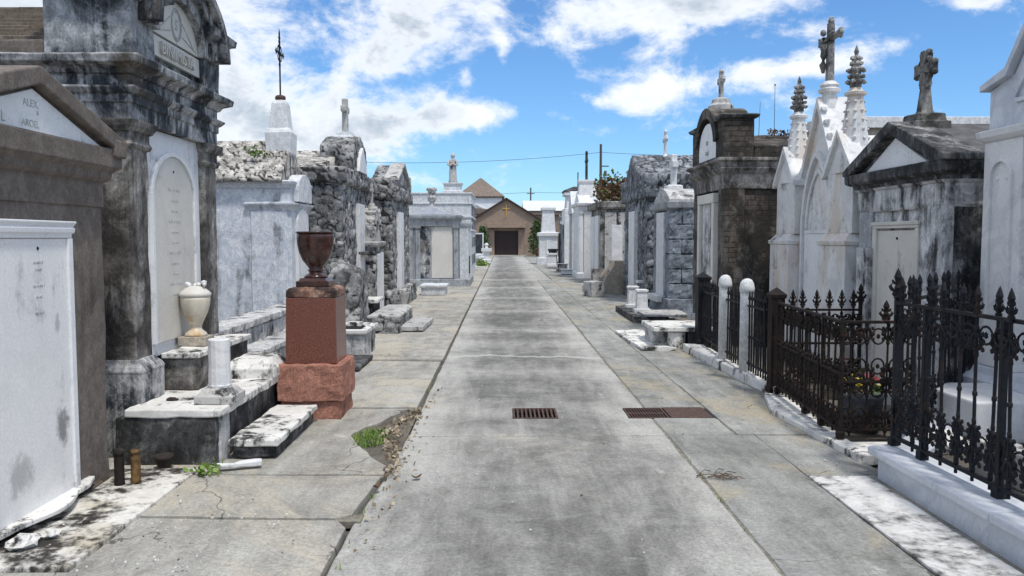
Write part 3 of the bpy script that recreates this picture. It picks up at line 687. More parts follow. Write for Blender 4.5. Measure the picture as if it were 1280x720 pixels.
# cream urn
t2 = thing('cream_urn', 'cream and tan marble urn with broken flower finial on a pale block', 'urn', (-2.56, 6.68, .712))
m = MB(); m.rloft(-.115, .115, -.10, .10, [(0, 0), (.075, 0)], .3); m.build('base_block', M['tan_stone'], t2, .006)
m = MB(); m.lathe([(.085, .075), (.09, .085), (.085, .10), (.055, .125), (.043, .15), (.046, .165), (.056, .175), (.056, .185), (.07, .215), (.096, .27), (.113, .33), (.120, .38), (.118, .41)], n=28); m.build('bowl', M['urn_cream'], t2, smooth=True)
m = MB(); m.lathe([(.123, .408), (.127, .418), (.127, .432), (.11, .448), (.088, .468), (.055, .486), (.03, .494)], n=28); li = m.build('lid', M['marble_cream'], t2, smooth=True)
m = MB()
for x, y, z, s_ in ((-.05, 0, .50, .026), (-.075, .02, .51, .018), (.03, 0, .505, .022), (.07, .01, .52, .025), (.085, -.02, .505, .018), (0, .01, .497, .022)): m.blob((x, y, z), (s_, s_ * .8, s_), 1, .5, 4)
m.build('flower_finial', M['marble'], li, smooth=True)

# ------------------------------------------------------------------ red granite monument
t = thing('granite_monument', 'square red granite pedestal on rough rock-faced base at the edge of the road', 'monument', (-1.68, 7.22, 0))
m = MB(); m.box(-.262, .262, -.27, .27, 0, .175, .035); m.build('lower_course', M['granite_rough'], t, .006, ('noise', .013, 9))
m = MB(); m.box(-.285, .285, -.295, .295, .176, .50, .035); m.build('base_block', M['granite_rough'], t, .008, ('noise', .015, 8))
m = MB(); m.rloft(-.225, .225, -.225, .225, [(.498, .0), (.52, 0), (1.08, -.009)], .5); m.build('shaft', M['granite'], t, .005)
m = MB(); m.rloft(-.218, .218, -.218, .218, [(1.081, 0), (1.14, .0), (1.165, -.02), (1.172, -.05)], .05); m.build('cap', M['granite_top'], t, .006, ('noise', .008, 7))
t2 = thing('granite_urn', 'polished dark red granite urn on the square red pedestal', 'urn', (-1.68, 7.22, 1.172))
m = MB(); m.rloft(-.145, .145, -.145, .145, [(0, 0), (.05, 0), (.052, -.02), (.075, -.03)], .4); m.build('foot', M['granite_dark'], t2, .004)
m = MB(); m.lathe([(.10, .075), (.105, .085), (.09, .10), (.062, .115), (.058, .13), (.07, .135), (.07, .148), (.058, .155), (.075, .18), (.115, .23), (.145, .30), (.160, .37), (.165, .44), (.163, .475)], n=32); m.build('bowl', M['granite_dark'], t2, smooth=True)
m = MB(); m.lathe([(.163, .474), (.172, .478), (.174, .487), (.165, .49), (.15, .485), (.14, .45), (.02, .43)], n=32); m.build('rim', M['granite_dark'], t2, smooth=True)

# ------------------------------------------------------------------ stepped coping round the plot behind the tall tomb
def blocks(mb, x0, x1, y0, y1, z0, z1, L, rows=1):
    for r in range(rows):
        y = y0 + (0 if r % 2 == 0 else -L * .4); za = z0 + (z1 - z0) * r / rows; zb = z0 + (z1 - z0) * (r + 1) / rows - .012
        while y < y1:
            l = L * rnd.uniform(.75, 1.25); a, b = max(y0, y), min(y1, y + l - .022)
            if b - a > .05: mb.box(x0 + rnd.uniform(0, .012), x1 - rnd.uniform(0, .014), a, b, za, zb + rnd.uniform(-.006, .004), .07)
            y += l
    return mb
t = thing('stepped_coping', 'two-tier stepped coping of grey stone blocks beside the pale blue tomb', 'low wall', (0, 0, 0))
m = blocks(MB(), -3.30, -2.98, 7.75, 11.9, 0, .55, .34, 2); m.build('upper_tier', M['block_grey'], t, .014, ('noise', .018, 6))
m = blocks(MB(), -3.34, -2.95, 7.75, 11.9, .552, .64, .55); m.build('upper_coping', M['block_grey'], t, .01, ('noise', .014, 6))
m = blocks(MB(), -2.97, -2.66, 7.75, 10.9, 0, .30, .27); m.build('lower_tier', M['block_grey'], t, .014, ('noise', .018, 6))
m = blocks(MB(), -2.97, -2.62, 7.75, 10.9, .302, .38, .5); m.build('lower_coping', M['block_grey'], t, .01, ('noise', .014, 6))

# ------------------------------------------------------------------ pale blue stucco tomb
t = thing('stucco_tomb', 'pale blue peeling stucco tomb with rubble roof and iron cross on a white pier', 'tomb', (-3.2, 12.75, 0), LEFT)
m = MB(); m.box(-.55, .55, 0, 2.3, -.05, 2.42, .12); w = m.build('wall', M['blue_stucco'], t, .01, ST)
m = MB(); m.box(-.585, -.54, .05, .60, .0, 2.02, .15); m.box(-.585, -.54, 1.1, 1.9, .0, 2.02, .15); m.build('wall_panel', M['blue_stucco'], t, .008, ('noise', .006, 4))
m = MB(); m.rloft(-.56, .56, 0, .62, [(2.02, .01), (2.05, .02), (2.09, .05), (2.11, .07), (2.14, .07), (2.15, .015)]); m.build('string_course', M['blue_stucco'], t, .005, ('noise', .006, 5))
m = MB(); m.rloft(-.56, .56, 0, 2.3, [(2.36, .01), (2.40, .02), (2.42, .05), (2.46, .06), (2.48, .03)]); m.build('cornice', M['blue_stucco'], t, .005, ('noise', .006, 5))
m = MB(); m.prism(archpoly(.42, 2.16, 2.34, 2.60), -.09, .10); m.build('arched_crest', M['white_stucco'], t, .01)
m = MB(); m.prism(archpoly(.34, .25, 1.85, 2.06), -.05, .03); m.build('tablet', M['marble'], t, .006)
m = MB(); m.box(-.68, .68, .12, 2.4, 2.46, 2.52, .03, lambda x, y: 2.50 + .62 * (1 - abs(x) / .68)); m.build('roof', M['rubble_pale'], t, 0, ('stone', .022, .105, 1.5))
m = MB(); m.rloft(-.12, .12, .16, .40, [(2.70, .06), (2.80, .02), (2.88, .02), (2.93, .06)], .06); pr = m.build('pier_base', M['grime_brown'], t, .006, ('noise', .015, 5))
m = MB(); m.rloft(-.12, .12, .16, .40, [(2.90, .05), (2.93, .072), (3.24, .08), (3.29, .055), (3.31, .03), (3.70, -.005), (3.75, -.03)], .08); m.build('pier', M['white_paint'], t, .01, ('noise', .014, 4))
cr = MB(); cr.lathe([(.02, 0), (.07, .015), (.085, .05), (.07, .085), (.02, .10)], n=16)
xc = thing('iron_cross', 'ornate rusty iron cross on a ball above the white pier', 'cross', (-3.48, 12.75, 3.745), LEFT)
cr.build('ball', M['rust'], xc, smooth=True)
cr = MB(); cr.tube([(0, 0, .08), (0, 0, 1.06)], .013, 6); cr.tube([(0, 0, 1.04), (0, 0, 1.12)], [.013, .003], 6)
cr.build('rod', M['iron_rust'], xc)
cr = MB(); cr.tube([(-.19, 0, .74), (.19, 0, .74)], .014, 6)
for x, z in ((-.19, .74), (.19, .74), (0, .98)):
    cr.blob((x, 0, z), (.034, .014, .034), 1)
    for a in (0, 1.57, 3.14, 4.71): cr.blob((x + .034 * math.cos(a), 0, z + .034 * math.sin(a)), (.017, .011, .017), 1)
for a in range(4):
    an = math.pi / 4 + a * math.pi / 2
    cr.ring(.075 * math.cos(an), .74 + .085 * math.sin(an), .045, .055, .008, 0, 12)
    cr.ring(.03 * math.cos(an), .60 + .05 * math.sin(an), .02, .03, .007, 0, 8)
    cr.ring(.028 * math.cos(an), .88 + .05 * math.sin(an), .02, .03, .007, 0, 8)
cr.build('scrollwork', M['iron'], xc)
pl = MB(); pts = [(rnd.gauss(0, .09), rnd.gauss(0, .07), abs(rnd.gauss(.03, .04))) for i in range(60)]; leaves(pl, pts, .06, rnd, .4)
tag(pl.build('weed', M['leaf']), 'green weed growing on the rubble roof left of the white pier', 'weed', None, (-3.72, 12.35, 2.86))

# ------------------------------------------------------------------ rubble tomb with cross
t = thing('rubble_tomb', 'dark cobble rubble tomb with a stone cross and white triangle on its attic', 'tomb', (-2.9, 16.1, 0), LEFT)
m = MB(); m.box(-1.65, 1.65, 0, 1.7, -.05, 2.62, .03); m.build('wall', M['rubble'], t, 0, ('stone', .042, .165))
m = MB(); m.box(-1.74, 1.74, -.09, 1.75, 2.61, 2.86, .04); m.build('cornice', M['rubble'], t, 0, ('stone', .035, .14))
m = MB(); m.box(-.72, .72, -.05, .55, 2.86, 3.3, .045, lambda x, y: 3.34 + .26 * (1 - (abs(x) / .72) ** 1.6)); m.build('attic', M['rubble'], t, 0, ('stone', .036, .15))
m = MB(); m.box(-1.6, 1.6, .3, 1.8, 2.85, 2.9, .06, lambda x, y: 2.9 + .42 * (1 - abs(x) / 1.6)); m.build('roof', M['rubble_pale'], t, 0, ('stone', .035, .18))
m = MB(); m.prism([(-.46, 2.90), (.46, 2.90), (.30, 3.16), (0, 3.40), (-.30, 3.16)], -.13, -.02); m.build('tympanum', M['marble'], t, .006)
m = MB(); m.box(-.30, .30, -.10, .05, .25, 2.28); m.build('tablet', M['marble'], t, .006)
m = MB(); m.rloft(-.14, .14, .08, .36, [(3.54, .05), (3.60, .05), (3.62, .02), (3.70, .0)], .2); cb = m.build('cross_base', M['white_stucco'], t, .006)
m = MB(); latin_cross(m, 0, .22, 3.70, .66, .12, .11, .13); m.build('cross', M['marble_old'], t, .015)
m = MB(); m.box(-.3, .22, -.22, -.06, 1.28, 1.34); m.build('shelf', M['block_dark'], t, .008)
# aedicule niche between the two rubble tombs
t = thing('niche_shrine', 'narrow stone shrine with an arched niche and small cross between two cobble tombs', 'shrine', (-2.62, 16.9, 0), LEFT)
m = MB(); m.box(-.50, .50, 0, .26, -.05, 1.44, .045); m.build('pier', M['rubble'], t, 0, ('stone', .04, .18))
m = MB(); m.box(-.30, .10, -.06, .0, .12, 1.28); m.build('door_slab', M['marble'], t, .005)
m = MB(); m.box(.14, .44, -.055, .0, .12, 1.30); m.build('side_slab', M['marble_tablet'], t, .005)
m = MB(); m.rloft(-.52, .52, -.02, .26, [(1.42, 0), (1.46, .06), (1.52, .07), (1.54, .02)], .1); m.build('sill', M['marble_old'], t, .006)
m = MB(); m.box(-.46, -.2, 0, .26, 1.54, 1.9); m.box(.2, .46, 0, .26, 1.54, 1.9); m.arch(0, 1.78, .2, .46, 0, .26, 0, 180, 14); m.box(-.22, .22, .2, .27, 1.54, 1.99); m.build('niche', M['marble_old'], t, .01)
m = MB()
for i in range(9):
    a = math.pi * i / 8; m.blob((.42 * math.cos(a), .08, 1.80 + .42 * math.sin(a)), (.09, .12, .075), 1, .4, 4)
m.build('carved_crest', M['marble_old'], t, 0)
m = MB(); m.lathe([(.10, 2.2), (.07, 2.3), (.05, 2.34)], 0, .12, 8); latin_cross(m, 0, .12, 2.32, .42, .055, .055, .09); m.build('cross', M['marble_old'], t, .006)
m = MB(); m.lathe([(.06, 1.54), (.07, 1.6), (.05, 1.7), (.045, 1.76), (.06, 1.80), (.035, 1.86), (.05, 1.9), (.02, 1.95)], 0, .1, 10)
tag(m.build('figurine', M['marble'], smooth=True), 'small pale figure inside the arched niche', 'statue', None, (-2.62, 16.9, 0), LEFT)
# second rubble tomb
t = thing('rubble_tomb', 'dark cobble rubble tomb with sloping gable coping and corner block, no cross', 'tomb', (-2.45, 19.3, 0), LEFT)
m = MB(); m.box(-1.6, 1.6, 0, 2.2, -.05, 2.5, .034); m.build('wall', M['rubble'], t, 0, ('stone', .042, .17))
m = MB(); m.box(-1.7, 1.7, -.1, 2.3, 2.49, 2.74, .045); m.build('cornice', M['rubble'], t, 0, ('stone', .034, .15))
def etop(x, y): return 2.86 + (.45 * max(0, 1 - abs(x + .1) / 1.15) if x < 1.05 else .28)
m = MB(); m.box(-1.68, 1.68, -.06, .5, 2.74, 2.9, .05, etop); m.build('gable', M['rubble'], t, 0, ('stone', .034, .16))
m = MB(); m.bar(-.1, 3.33, 1.05, 2.90, .06, -.14, .2); m.bar(-1.25, 2.90, -.1, 3.33, .06, -.14, .2); m.build('coping', M['marble_old'], t, .01)
m = MB(); m.box(-1.75, 1.75, -.16, .1, -.05, .42, .05); m.build('plinth', M['rubble'], t, 0, ('stone', .05, .22))
m = MB(); m.box(-.9, -.3, -.12, .05, .45, 2.2); m.build('tablet', M['marble_tablet'], t, .006)

# loose stones along the left kerb
m = MB(); m.box(-.22, .22, -.42, .42, -.02, .75, .05, lambda x, y: .55 + .65 * max(0, 1 - (y / .5) ** 2) * (1 - .5 * (x + .2)))
tag(m.build('rock_pile', M['rubble'], None, 0, ('stone', .07, .22)), 'rough heap of grey rocks leaning against the cobble tomb', 'rocks', None, (-2.62, 13.6, 0))
t = thing('stone_trough', 'stained grey stone trough with a pale rim just behind the red monument', 'trough', (-2.02, 10.95, 0))
m = MB(); m.box(-.20, .20, -.46, .46, 0, .34, .08); m.build('body', M['block_grey'], t, .015, ('noise', .02, 4))
m = MB(); m.rloft(-.20, .20, -.46, .46, [(.33, .01), (.35, .04), (.40, .04), (.402, -.05), (.36, -.055)], .1); m.build('rim', M['slab_white'], t, .008)
m = MB(); m.blob((0, 0, .37), (.14, .36, .04), 2, .4); m.build('soil', M['pit'], t)
m = MB(); m.box(-.09, .09, -.07, .07, .40, .46, .05); m.build('white_block', M['slab_white'], t, .006)
m = MB(); m.box(-.26, .26, -.5, .5, 0, .05, .1); tag(m.build('paving_slab', M['block_dark'], None, .012, ('noise', .02, 4)), 'dark broken slab lying between the trough and the path', 'slab', None, (-1.95, 9.9, .036))
t = thing('stone_table', 'pale slab on a dark block under the cobble tomb tablet', 'slab', (-2.55, 15.0, 0))
m = MB(); m.box(-.2, .2, -.35, .35, 0, .42, .07); m.build('block', M['block_dark'], t, .01, ('noise', .02, 4))
m = MB(); m.box(-.27, .27, -.46, .46, .422, .48, .1); m.build('slab', M['slab_white'], t, .01, ('noise', .01, 4))
t = thing('chest_tomb', 'low cobble chest grave with a sloping edged grey lid by the path', 'grave', (-1.98, 14.25, 0), 0)
m = MB(); m.box(-.24, .24, -.95, .95, -.02, .27, .04); m.build('chest', M['rubble'], t, 0, ('stone', .04, .17))
m = MB(); m.rloft(-.24, .24, -.95, .95, [(.27, .03), (.31, .03), (.35, -.06)], .1); m.build('lid', M['marble_old'], t, .008, ('noise', .01, 5))
m = MB(); m.rloft(-.20, .20, -.80, .80, [(0, 0), (.07, 0), (.08, -.01)], .1); tag(m.build('grave_slab', M['marble_old'], None, .008, ('noise', .01, 5)), 'flat pale grave slab on the path right of the cobble chest', 'slab', None, (-1.52, 14.3, .036), -.03)
m = MB(); m.rloft(-.33, .33, -.5, .5, [(0, 0), (.2, 0), (.21, .04), (.27, .04), (.28, .02)], .1); tag(m.build('grave_slab', M['white_stucco'], None, .008, ('noise', .01, 5)), 'white step slab between the far cobble tomb and the white temple tomb', 'slab', None, (-1.92, 22.6, .036))
m = MB(); m.lathe([(.12, 0), (.10, .1), (.16, .3), (.2, .42), (.17, .44), (.02, .4)], n=12); tag(m.build('stone_planter', M['marble_old'], smooth=True), 'squat grey stone planter against the far cobble tomb', 'planter', None, (-2.25, 17.9, .036))
# ------------------------------------------------------------------ right: fences
def spear(mb, x, z, h, s=1., y=0):
    """fleur-like spear head"""
    mb.lathe([(.009 * s, z), (.019 * s, z + .05 * h), (.010 * s, z + .11 * h), (.009 * s, z + .28 * h), (.015 * s, z + .36 * h), (.010 * s, z + .46 * h), (.012 * s, z + .60 * h), (.017 * s, z + .70 * h), (.011 * s, z + .84 * h), (.001, z + h)], x, y, 8)
    for a in (-1, 1):
        mb.tube([(x + a * .006 * s, y, z + .24 * h), (x + a * .026 * s, y, z + .32 * h), (x + a * .034 * s, y, z + .42 * h), (x + a * .028 * s, y, z + .48 * h)], [.006 * s, .009 * s, .008 * s, .004 * s], 5)
        mb.tube([(x + a * .006 * s, y, z + .48 * h), (x + a * .020 * s, y, z + .54 * h), (x + a * .024 * s, y, z + .62 * h)], [.005 * s, .008 * s, .004 * s], 5)
        mb.blob((x + a * .016 * s, y, z + .17 * h), (.010 * s, .008 * s, .012 * s), 1)
def knot(mb, x, z, s, y=0):
    """cast ornament: oval eye between paired curls"""
    mb.ring(x, z, .026 * s, .042 * s, .011 * s, y, 12, 5)
    for a, b, r in ((-1, 0, .017), (1, 0, .017), (-1, .6, .013), (1, .6, .013), (-1, -.6, .013), (1, -.6, .013)):
        mb.blob((x + a * .040 * s, y, z + b * .062 * s), (r * s, r * .6 * s, r * s * 1.15), 1)
    mb.blob((x, y, z + .062 * s), (.016 * s, .012 * s, .024 * s), 1); mb.blob((x, y, z - .062 * s), (.016 * s, .012 * s, .024 * s), 1)
def picket_mesh(kind, H, mat):
    m = MB()
    if kind == 'spear':
        m.tube([(0, 0, .02), (0, 0, H)], .0095, 6); spear(m, 0, H, .19, 1.15)
        knot(m, 0, H - .13, 1.15); knot(m, 0, .17, 1.25); knot(m, 0, .30, 1.0); m.blob((0, 0, H * .55), (.016, .016, .022), 1)
    elif kind == 'plain':
        m.tube([(0, 0, .02), (0, 0, H)], .010, 6); m.lathe([(.010, H), (.020, H + .02), (.012, H + .05), (.001, H + .11)], 0, 0, 6)
        m.blob((0, 0, H * .5), (.017, .017, .022), 1)
    elif kind == 'lattice':
        m.tube([(0, 0, .02), (0, 0, H)], .0085, 6)
        for z, s_ in ((H - .09, 1.1), (H * .55, 1.15), (H * .44, 1.0), (.13, 1.15)): knot(m, 0, z, s_)
    o = m.build('picket', mat); me = o.data; bpy.data.objects.remove(o); return me
def fence_run(t, a, b, H, n, me, rails, mat, skip_ends=False):
    """pickets and rails between two ground points, in the fence's own space"""
    a, b = Vector(a), Vector(b); d = b - a; L = d.length; ang = math.atan2(d.y, d.x)
    for i in range(n):
        f = (i + .5) / n
        o = bpy.data.objects.new('picket', me); COL.objects.link(o); o.parent = t
        o.location = a + d * f; o.rotation_euler = (rnd.gauss(0, .012), rnd.gauss(0, .014), ang + rnd.gauss(0, .12))
    for z in rails:
        m = MB(); m.box(0, L, -.016, .016, z - .011, z + .011); o = m.build('rail', mat, t, .003); o.location = a; o.rotation_euler.z = ang
def scrolls(t, a, b, n, zs, mat, r=.055):
    """band of round scrolls and small arches between the pickets"""
    a, b = Vector(a), Vector(b); d = b - a; L = d.length; ang = math.atan2(d.y, d.x); w = L / n
    for z in zs:
        m = MB()
        for i in range(n + 1):
            x = min(max(w * i, .03), L - .03)
            m.ring(x, z, w * .36, r, .0075, 0, 12, 4)
            m.blob((x, 0, z), (.017, .010, .022), 1)
        o = m.build('scroll_band', mat, t); o.location = a; o.rotation_euler.z = ang
def post(t, p, H, w, mat, cap='spear'):
    m = MB(); m.box(-w / 2, w / 2, -w / 2, w / 2, 0, H); m.rloft(-w / 2, w / 2, -w / 2, w / 2, [(0, .012), (.05, .012), (.06, .002)], .5)
    if cap == 'spear': spear(m, 0, H, .21, 1.5)
    if cap == 'pyramid': m.rloft(-w / 2, w / 2, -w / 2, w / 2, [(H - .02, .01), (H + .02, .015), (H + .09, -w / 2 + .002)], .5)
    o = m.build('post', mat, t, .003); o.location = p; return o
# black fence on its marble kerb
t = thing('iron_fence', 'black ornate iron fence with tall spear finials on the white marble kerb', 'fence', (0, 0, .205))
me = picket_mesh('spear', .95, M['iron'])
c0, c1, c2 = (2.64, 5.30, 0), (2.70, 2.75, 0), (4.08, 6.95, 0)
for a, b, n in (((2.64, 5.30, 0), (2.672, 4.20, 0), 7), ((2.672, 4.20, 0), (2.70, 2.75, 0), 9), ((2.64, 5.30, 0), (4.0, 6.85, 0), 11)):
    fence_run(t, a, b, .95, n, me, (.06, .965), M['iron']); scrolls(t, a, b, n, (.86, .24), M['iron'], .05)
for p in ((2.64, 5.30, 0), (4.0, 6.85, 0)): post(t, p, .99, .030, M['iron'])
for p in ((2.672, 4.20, 0), (2.70, 2.75, 0), (2.652, 4.95, 0)): post(t, p, .96, .034, M['iron'], None)
t = thing('marble_kerb', 'long white marble kerb with a flat coping carrying the black spear fence', 'kerb', (0, 0, 0))
m = MB(); m.prismz([(2.52, 2.6), (2.62, 2.6), (2.60, 5.22), (2.50, 5.22)], -.03, .150); m.prismz([(2.60, 5.14), (4.1, 6.9), (4.02, 6.96), (2.51, 5.225)], -.03, .149); m.build('riser', M['marble_blue'], t, .006)
m = MB(); m.prismz([(2.505, 2.6), (2.86, 2.6), (2.82, 3.98), (2.482, 3.98)], .152, .205); m.prismz([(2.48, 3.984), (2.82, 3.984), (2.76, 5.1), (2.62, 5.34), (2.46, 5.29)], .152, .205); m.prismz([(2.765, 5.11), (4.2, 6.8), (4.02, 7.0), (2.63, 5.345)], .152, .203); m.build('coping', M['marble_blue'], t, .010)
m = MB(); m.prismz([(2.80, 2.6), (4.4, 2.6), (4.4, 6.9), (2.75, 5.1)], 0, .13); struct(m.build('ground', M['dirt']))
m = MB(); m.box(-.20, .20, -1.25, 1.0, 0, .018, .12)
tag(m.build('paving_slab', M['slab_right'], None, .006, ('noise', .004, 5)), 'white marble ground slab with black streaks in front of the marble kerb', 'slab', None, (2.25, 4.22, .004), .01)
m = MB(); m.box(-.28, .28, -.40, .40, 0, .30, .1); tag(m.build('marble_block', M['marble'], None, .015, ('noise', .01, 3)), 'pale marble block standing inside the black fence', 'block', None, (3.66, 6.0, .13))
m = MB(); m.box(-.17, .17, -.12, .12, 0, .05, .06); o = tag(m.build('marble_fragment', M['slab_white'], None, .008, ('noise', .012, 6)), 'broken white slab tilted on the ground behind the black fence', 'fragment', None, (3.05, 5.45, .17), .3); o.rotation_euler.x = R(18)
m = MB(); m.box(-.10, .10, -.35, .35, 0, .22, .08); tag(m.build('marble_block', M['marble_old'], None, .012, ('noise', .012, 5)), 'grey weathered stone block at the lower right behind the black fence', 'block', None, (3.1, 4.6, .13), .2)
# brown lattice fence
t = thing('iron_fence', 'rusty brown lattice iron fence of curled scrollwork on a thin white kerb', 'fence', (0, 0, .062))
me = picket_mesh('lattice', .90, M['iron_rust'])
A, B, Cc = (2.74, 7.86, 0), (2.60, 6.05, 0), (3.15, 6.05, 0)
fence_run(t, A, B, .9, 15, me, (.07, .50, .90), M['iron_rust']); scrolls(t, A, B, 15, (.79, .43, .17), M['iron_rust'])
fence_run(t, B, Cc, .9, 4, me, (.07, .44, .90), M['iron_rust']); scrolls(t, B, Cc, 4, (.79, .38, .56, .18), M['iron_rust'], .06)
for p in (A, B, (2.67, 6.95, 0), (2.635, 6.5, 0), Cc): post(t, p, .93, .030, M['iron_rust'], None)
m = MB(); spear(m, 0, 0, .17, 1.4); o = m.build('finial', M['iron_rust'], t); o.location = (2.93, 6.05, .9)
m = MB(); m.prismz([(2.44, 7.16), (2.62, 7.9), (2.80, 7.9), (2.66, 5.98), (3.4, 5.98), (3.4, 5.9), (2.66, 5.62), (2.55, 5.60)], -.03, .055)
tag(m.build('kerb', M['slab_white'], None, .010), 'thin chipped white kerb under the brown lattice fence', 'kerb', None)
m = MB(); m.prismz([(2.82, 7.9), (4.0, 7.2), (4.0, 5.99), (2.69, 5.99)], -.04, .03); struct(m.build('ground', M['dirt']))
t = thing('iron_fence', 'short run of dark spear pickets dividing the plots before the gothic tomb', 'fence', (0, 0, .04))
me = picket_mesh('spear', .86, M['iron_rust']); fence_run(t, (2.86, 8.02, 0), (3.62, 8.02, 0), .86, 6, me, (.1, .5, .84), M['iron_rust']); scrolls(t, (2.86, 8.02, 0), (3.62, 8.02, 0), 6, (.74,), M['iron_rust'])
post(t, (2.76, 8.0, 0), .98, .13, M['iron_rust'], 'pyramid'); post(t, (3.62, 8.02, 0), .9, .03, M['iron_rust'])
# dark plain fence with white posts
t = thing('iron_fence', 'plain dark picket fence between round topped white posts before the brick tomb', 'fence', (0, 0, .12))
me = picket_mesh('plain', .80, M['iron'])
for a, b, n in (((2.82, 11.2, 0), (2.735, 9.83, 0), 14), ((2.73, 9.67, 0), (2.725, 8.93, 0), 8), ((2.72, 8.77, 0), (2.71, 8.1, 0), 8)): fence_run(t, a, b, .8, n, me, (.10, .74), M['iron'])
fence_run(t, (2.82, 11.2, 0), (3.25, 11.25, 0), .8, 4, me, (.1, .74), M['iron'])
post(t, (2.82, 11.2, 0), .92, .17, M['iron'], 'pyramid')
for y, lab in ((9.75, 'round topped white stone fence post, the farther of two'), (8.85, 'round topped white stone fence post, the nearer of two')):
    m = MB(); m.lathe([(.075, 0), (.075, .86), (.076, .90), (.084, .905), (.085, .95), (.074, 1.005), (.05, 1.04), (.02, 1.055)], n=20)
    o = m.build('fence_post', M['white_paint'], None, 0, ('noise', .006, 6), True); tag(o, lab, 'post', 'white fence posts', (2.73 if y > 9 else 2.722, y, .10))
m = MB(); m.box(-.13, .12, -1.68, 1.66, -.03, .115, .12)
tag(m.build('kerb', M['slab_white'], None, .02, ('noise', .022, 4)), 'rough white kerb carrying the fence with white posts', 'kerb', None, (2.765, 9.58, 0), -math.atan(-.15 / 3.1))
m = MB(); m.prismz([(2.90, 11.2), (4.2, 11.2), (4.2, 8.1), (2.76, 8.0)], -.04, .06); struct(m.build('ground', M['dirt']))
t = thing('flower_pot', 'grey cement pot with yellow and red flowers behind the brown lattice fence', 'pot', (2.93, 6.42, .03))
m = MB(); m.lathe([(.13, 0), (.165, .28), (.18, .285), (.18, .33), (.16, .33), (.15, .28), (.02, .27)], n=24); m.build('pot', M['pot'], t, smooth=True)
m = MB(); leaves(m, [(rnd.gauss(0, .06), rnd.gauss(0, .06), .33 + abs(rnd.gauss(0, .04))) for i in range(50)], .07, rnd); m.build('foliage', M['leaf'], t)
for i in range(9):
    x, y, z = rnd.gauss(0, .07), rnd.gauss(0, .06), .37 + rnd.random() * .07
    m = MB()
    for k in range(7):
        a = k * .9; m.f([m.v(0, 0, 0), m.v(.03 * math.cos(a - .3), .03 * math.sin(a - .3), .012), m.v(.042 * math.cos(a), .042 * math.sin(a), .02), m.v(.03 * math.cos(a + .3), .03 * math.sin(a + .3), .012)])
    o = m.build('flower', M['yellow' if i < 6 else 'redflower'], t); o.location = (x, y, z); o.rotation_euler = (rnd.uniform(.3, 1.2), 0, rnd.uniform(-1, 1))

# ------------------------------------------------------------------ right: marble tomb at the frame edge
t = thing('marble_tomb', 'white veined marble tomb with a steep gable and blind lancet panel at the right edge', 'tomb', (4.1, 5.62, 0), RIGHT)
m = MB(); m.box(-1.12, 1.12, .06, 2.2, .3, 2.44, .4); m.build('wall', M['marble'], t, .008)
m = MB(); m.rloft(-1.16, 1.16, .0, 2.25, [(.1, .26), (.30, .26), (.305, .12), (.42, .12), (.46, .05), (.52, .03), (.53, .0)], .4); m.build('plinth', M['marble_blue'], t, .006)
for s_ in (-1, 1):
    m = MB(); x0, x1 = (-1.16, -.66) if s_ < 0 else (.66, 1.16)
    m.box(x0, x1, -.02, .2, .53, 2.40, .5); p = m.build('pilaster', M['marble'], t, .006)
    xc_ = (x0 + x1) / 2
    m = MB(); m.arch(xc_, 2.10, .125, .15, -.045, -.018, 0, 180, 12); m.box(xc_ - .15, xc_ - .125, -.045, -.018, .8, 2.10); m.box(xc_ + .125, xc_ + .15, -.045, -.018, .8, 2.10)
    m.build('lancet_moulding', M['marble'], p, .003)
    m = MB(); m.blob((xc_ - .06, -.02, 2.09), (.02, .012, .02), 1); m.blob((xc_ + .06, -.02, 2.09), (.02, .012, .02), 1); m.build('cusp', M['marble_tablet'], p)
m = MB(); m.rloft(-1.16, 1.16, -.02, 2.2, [(2.40, .0), (2.41, .02), (2.44, .045), (2.49, .055), (2.50, .03), (2.505, .0)], .4); m.build('cornice', M['marble'], t, .004)
m = MB(); m.prism([(-1.14, 2.506), (1.14, 2.506), (1.14, 2.83), (.82, 2.92), (0, 4.05), (-.82, 2.92), (-1.14, 2.83)], .0, .3); m.build('gable', M['marble_blue'], t, .006)
m = MB()
for s_ in (-1, 1):
    p = [(s_ * 1.20, 2.83), (s_ * .86, 2.90), (0, 4.06), (0, 4.16), (s_ * .87, 2.975), (s_ * 1.20, 2.885)]
    m.prism(p if s_ < 0 else p[::-1], -.06, .34)
m.build('gable_coping', M['marble_blue'], t, .006)
m = MB()
for s_ in (-1, 1): m.bar(s_ * .78, 2.72, 0, 3.72, .05, -.025, .01)
m.box(-.78, .78, -.025, .008, 2.68, 2.715); m.build('gable_moulding', M['marble_blue'], t, .004)
m = MB(); m.prism([(-.9, 2.5), (.9, 2.5), (0, 3.3)], .3, 2.2); m.build('roof', M['marble_old'], t)

# ------------------------------------------------------------------ right: mottled tomb with dark pediment
t = thing('pedimented_tomb', 'black and white mottled tomb with dark gable and cream door slab behind the fence', 'tomb', (4.0, 8.02, 0), RIGHT)
m = MB(); m.box(-.86, .86, 0, 2.6, -.05, 1.95, .1); m.build('wall', M['blackwhite'], t, .01, ST)
m = MB(); m.box(.842, .872, .02, 2.6, -.03, 1.94, .12); m.build('side_render', M['black_south'], t, .008, ('noise', .01, 4))
m = MB(); m.box(.42, .875, -.035, .05, .0, 1.90, .1); m.build('pilaster', M['blackwhite'], t, .01, ('noise', .008, 4))
m = MB(); m.box(-.87, -.56, -.03, .05, .0, 1.90, .1); m.build('pilaster', M['grey_stucco'], t, .01, ('noise', .008, 4))
m = MB(); m.rloft(-.87, .87, -.03, 2.62, [(1.88, .0), (1.91, .012), (2.10, .014), (2.105, .03), (2.13, .05)], .1); m.build('frieze', M['blackwhite'], t, .006, ('noise', .007, 4))
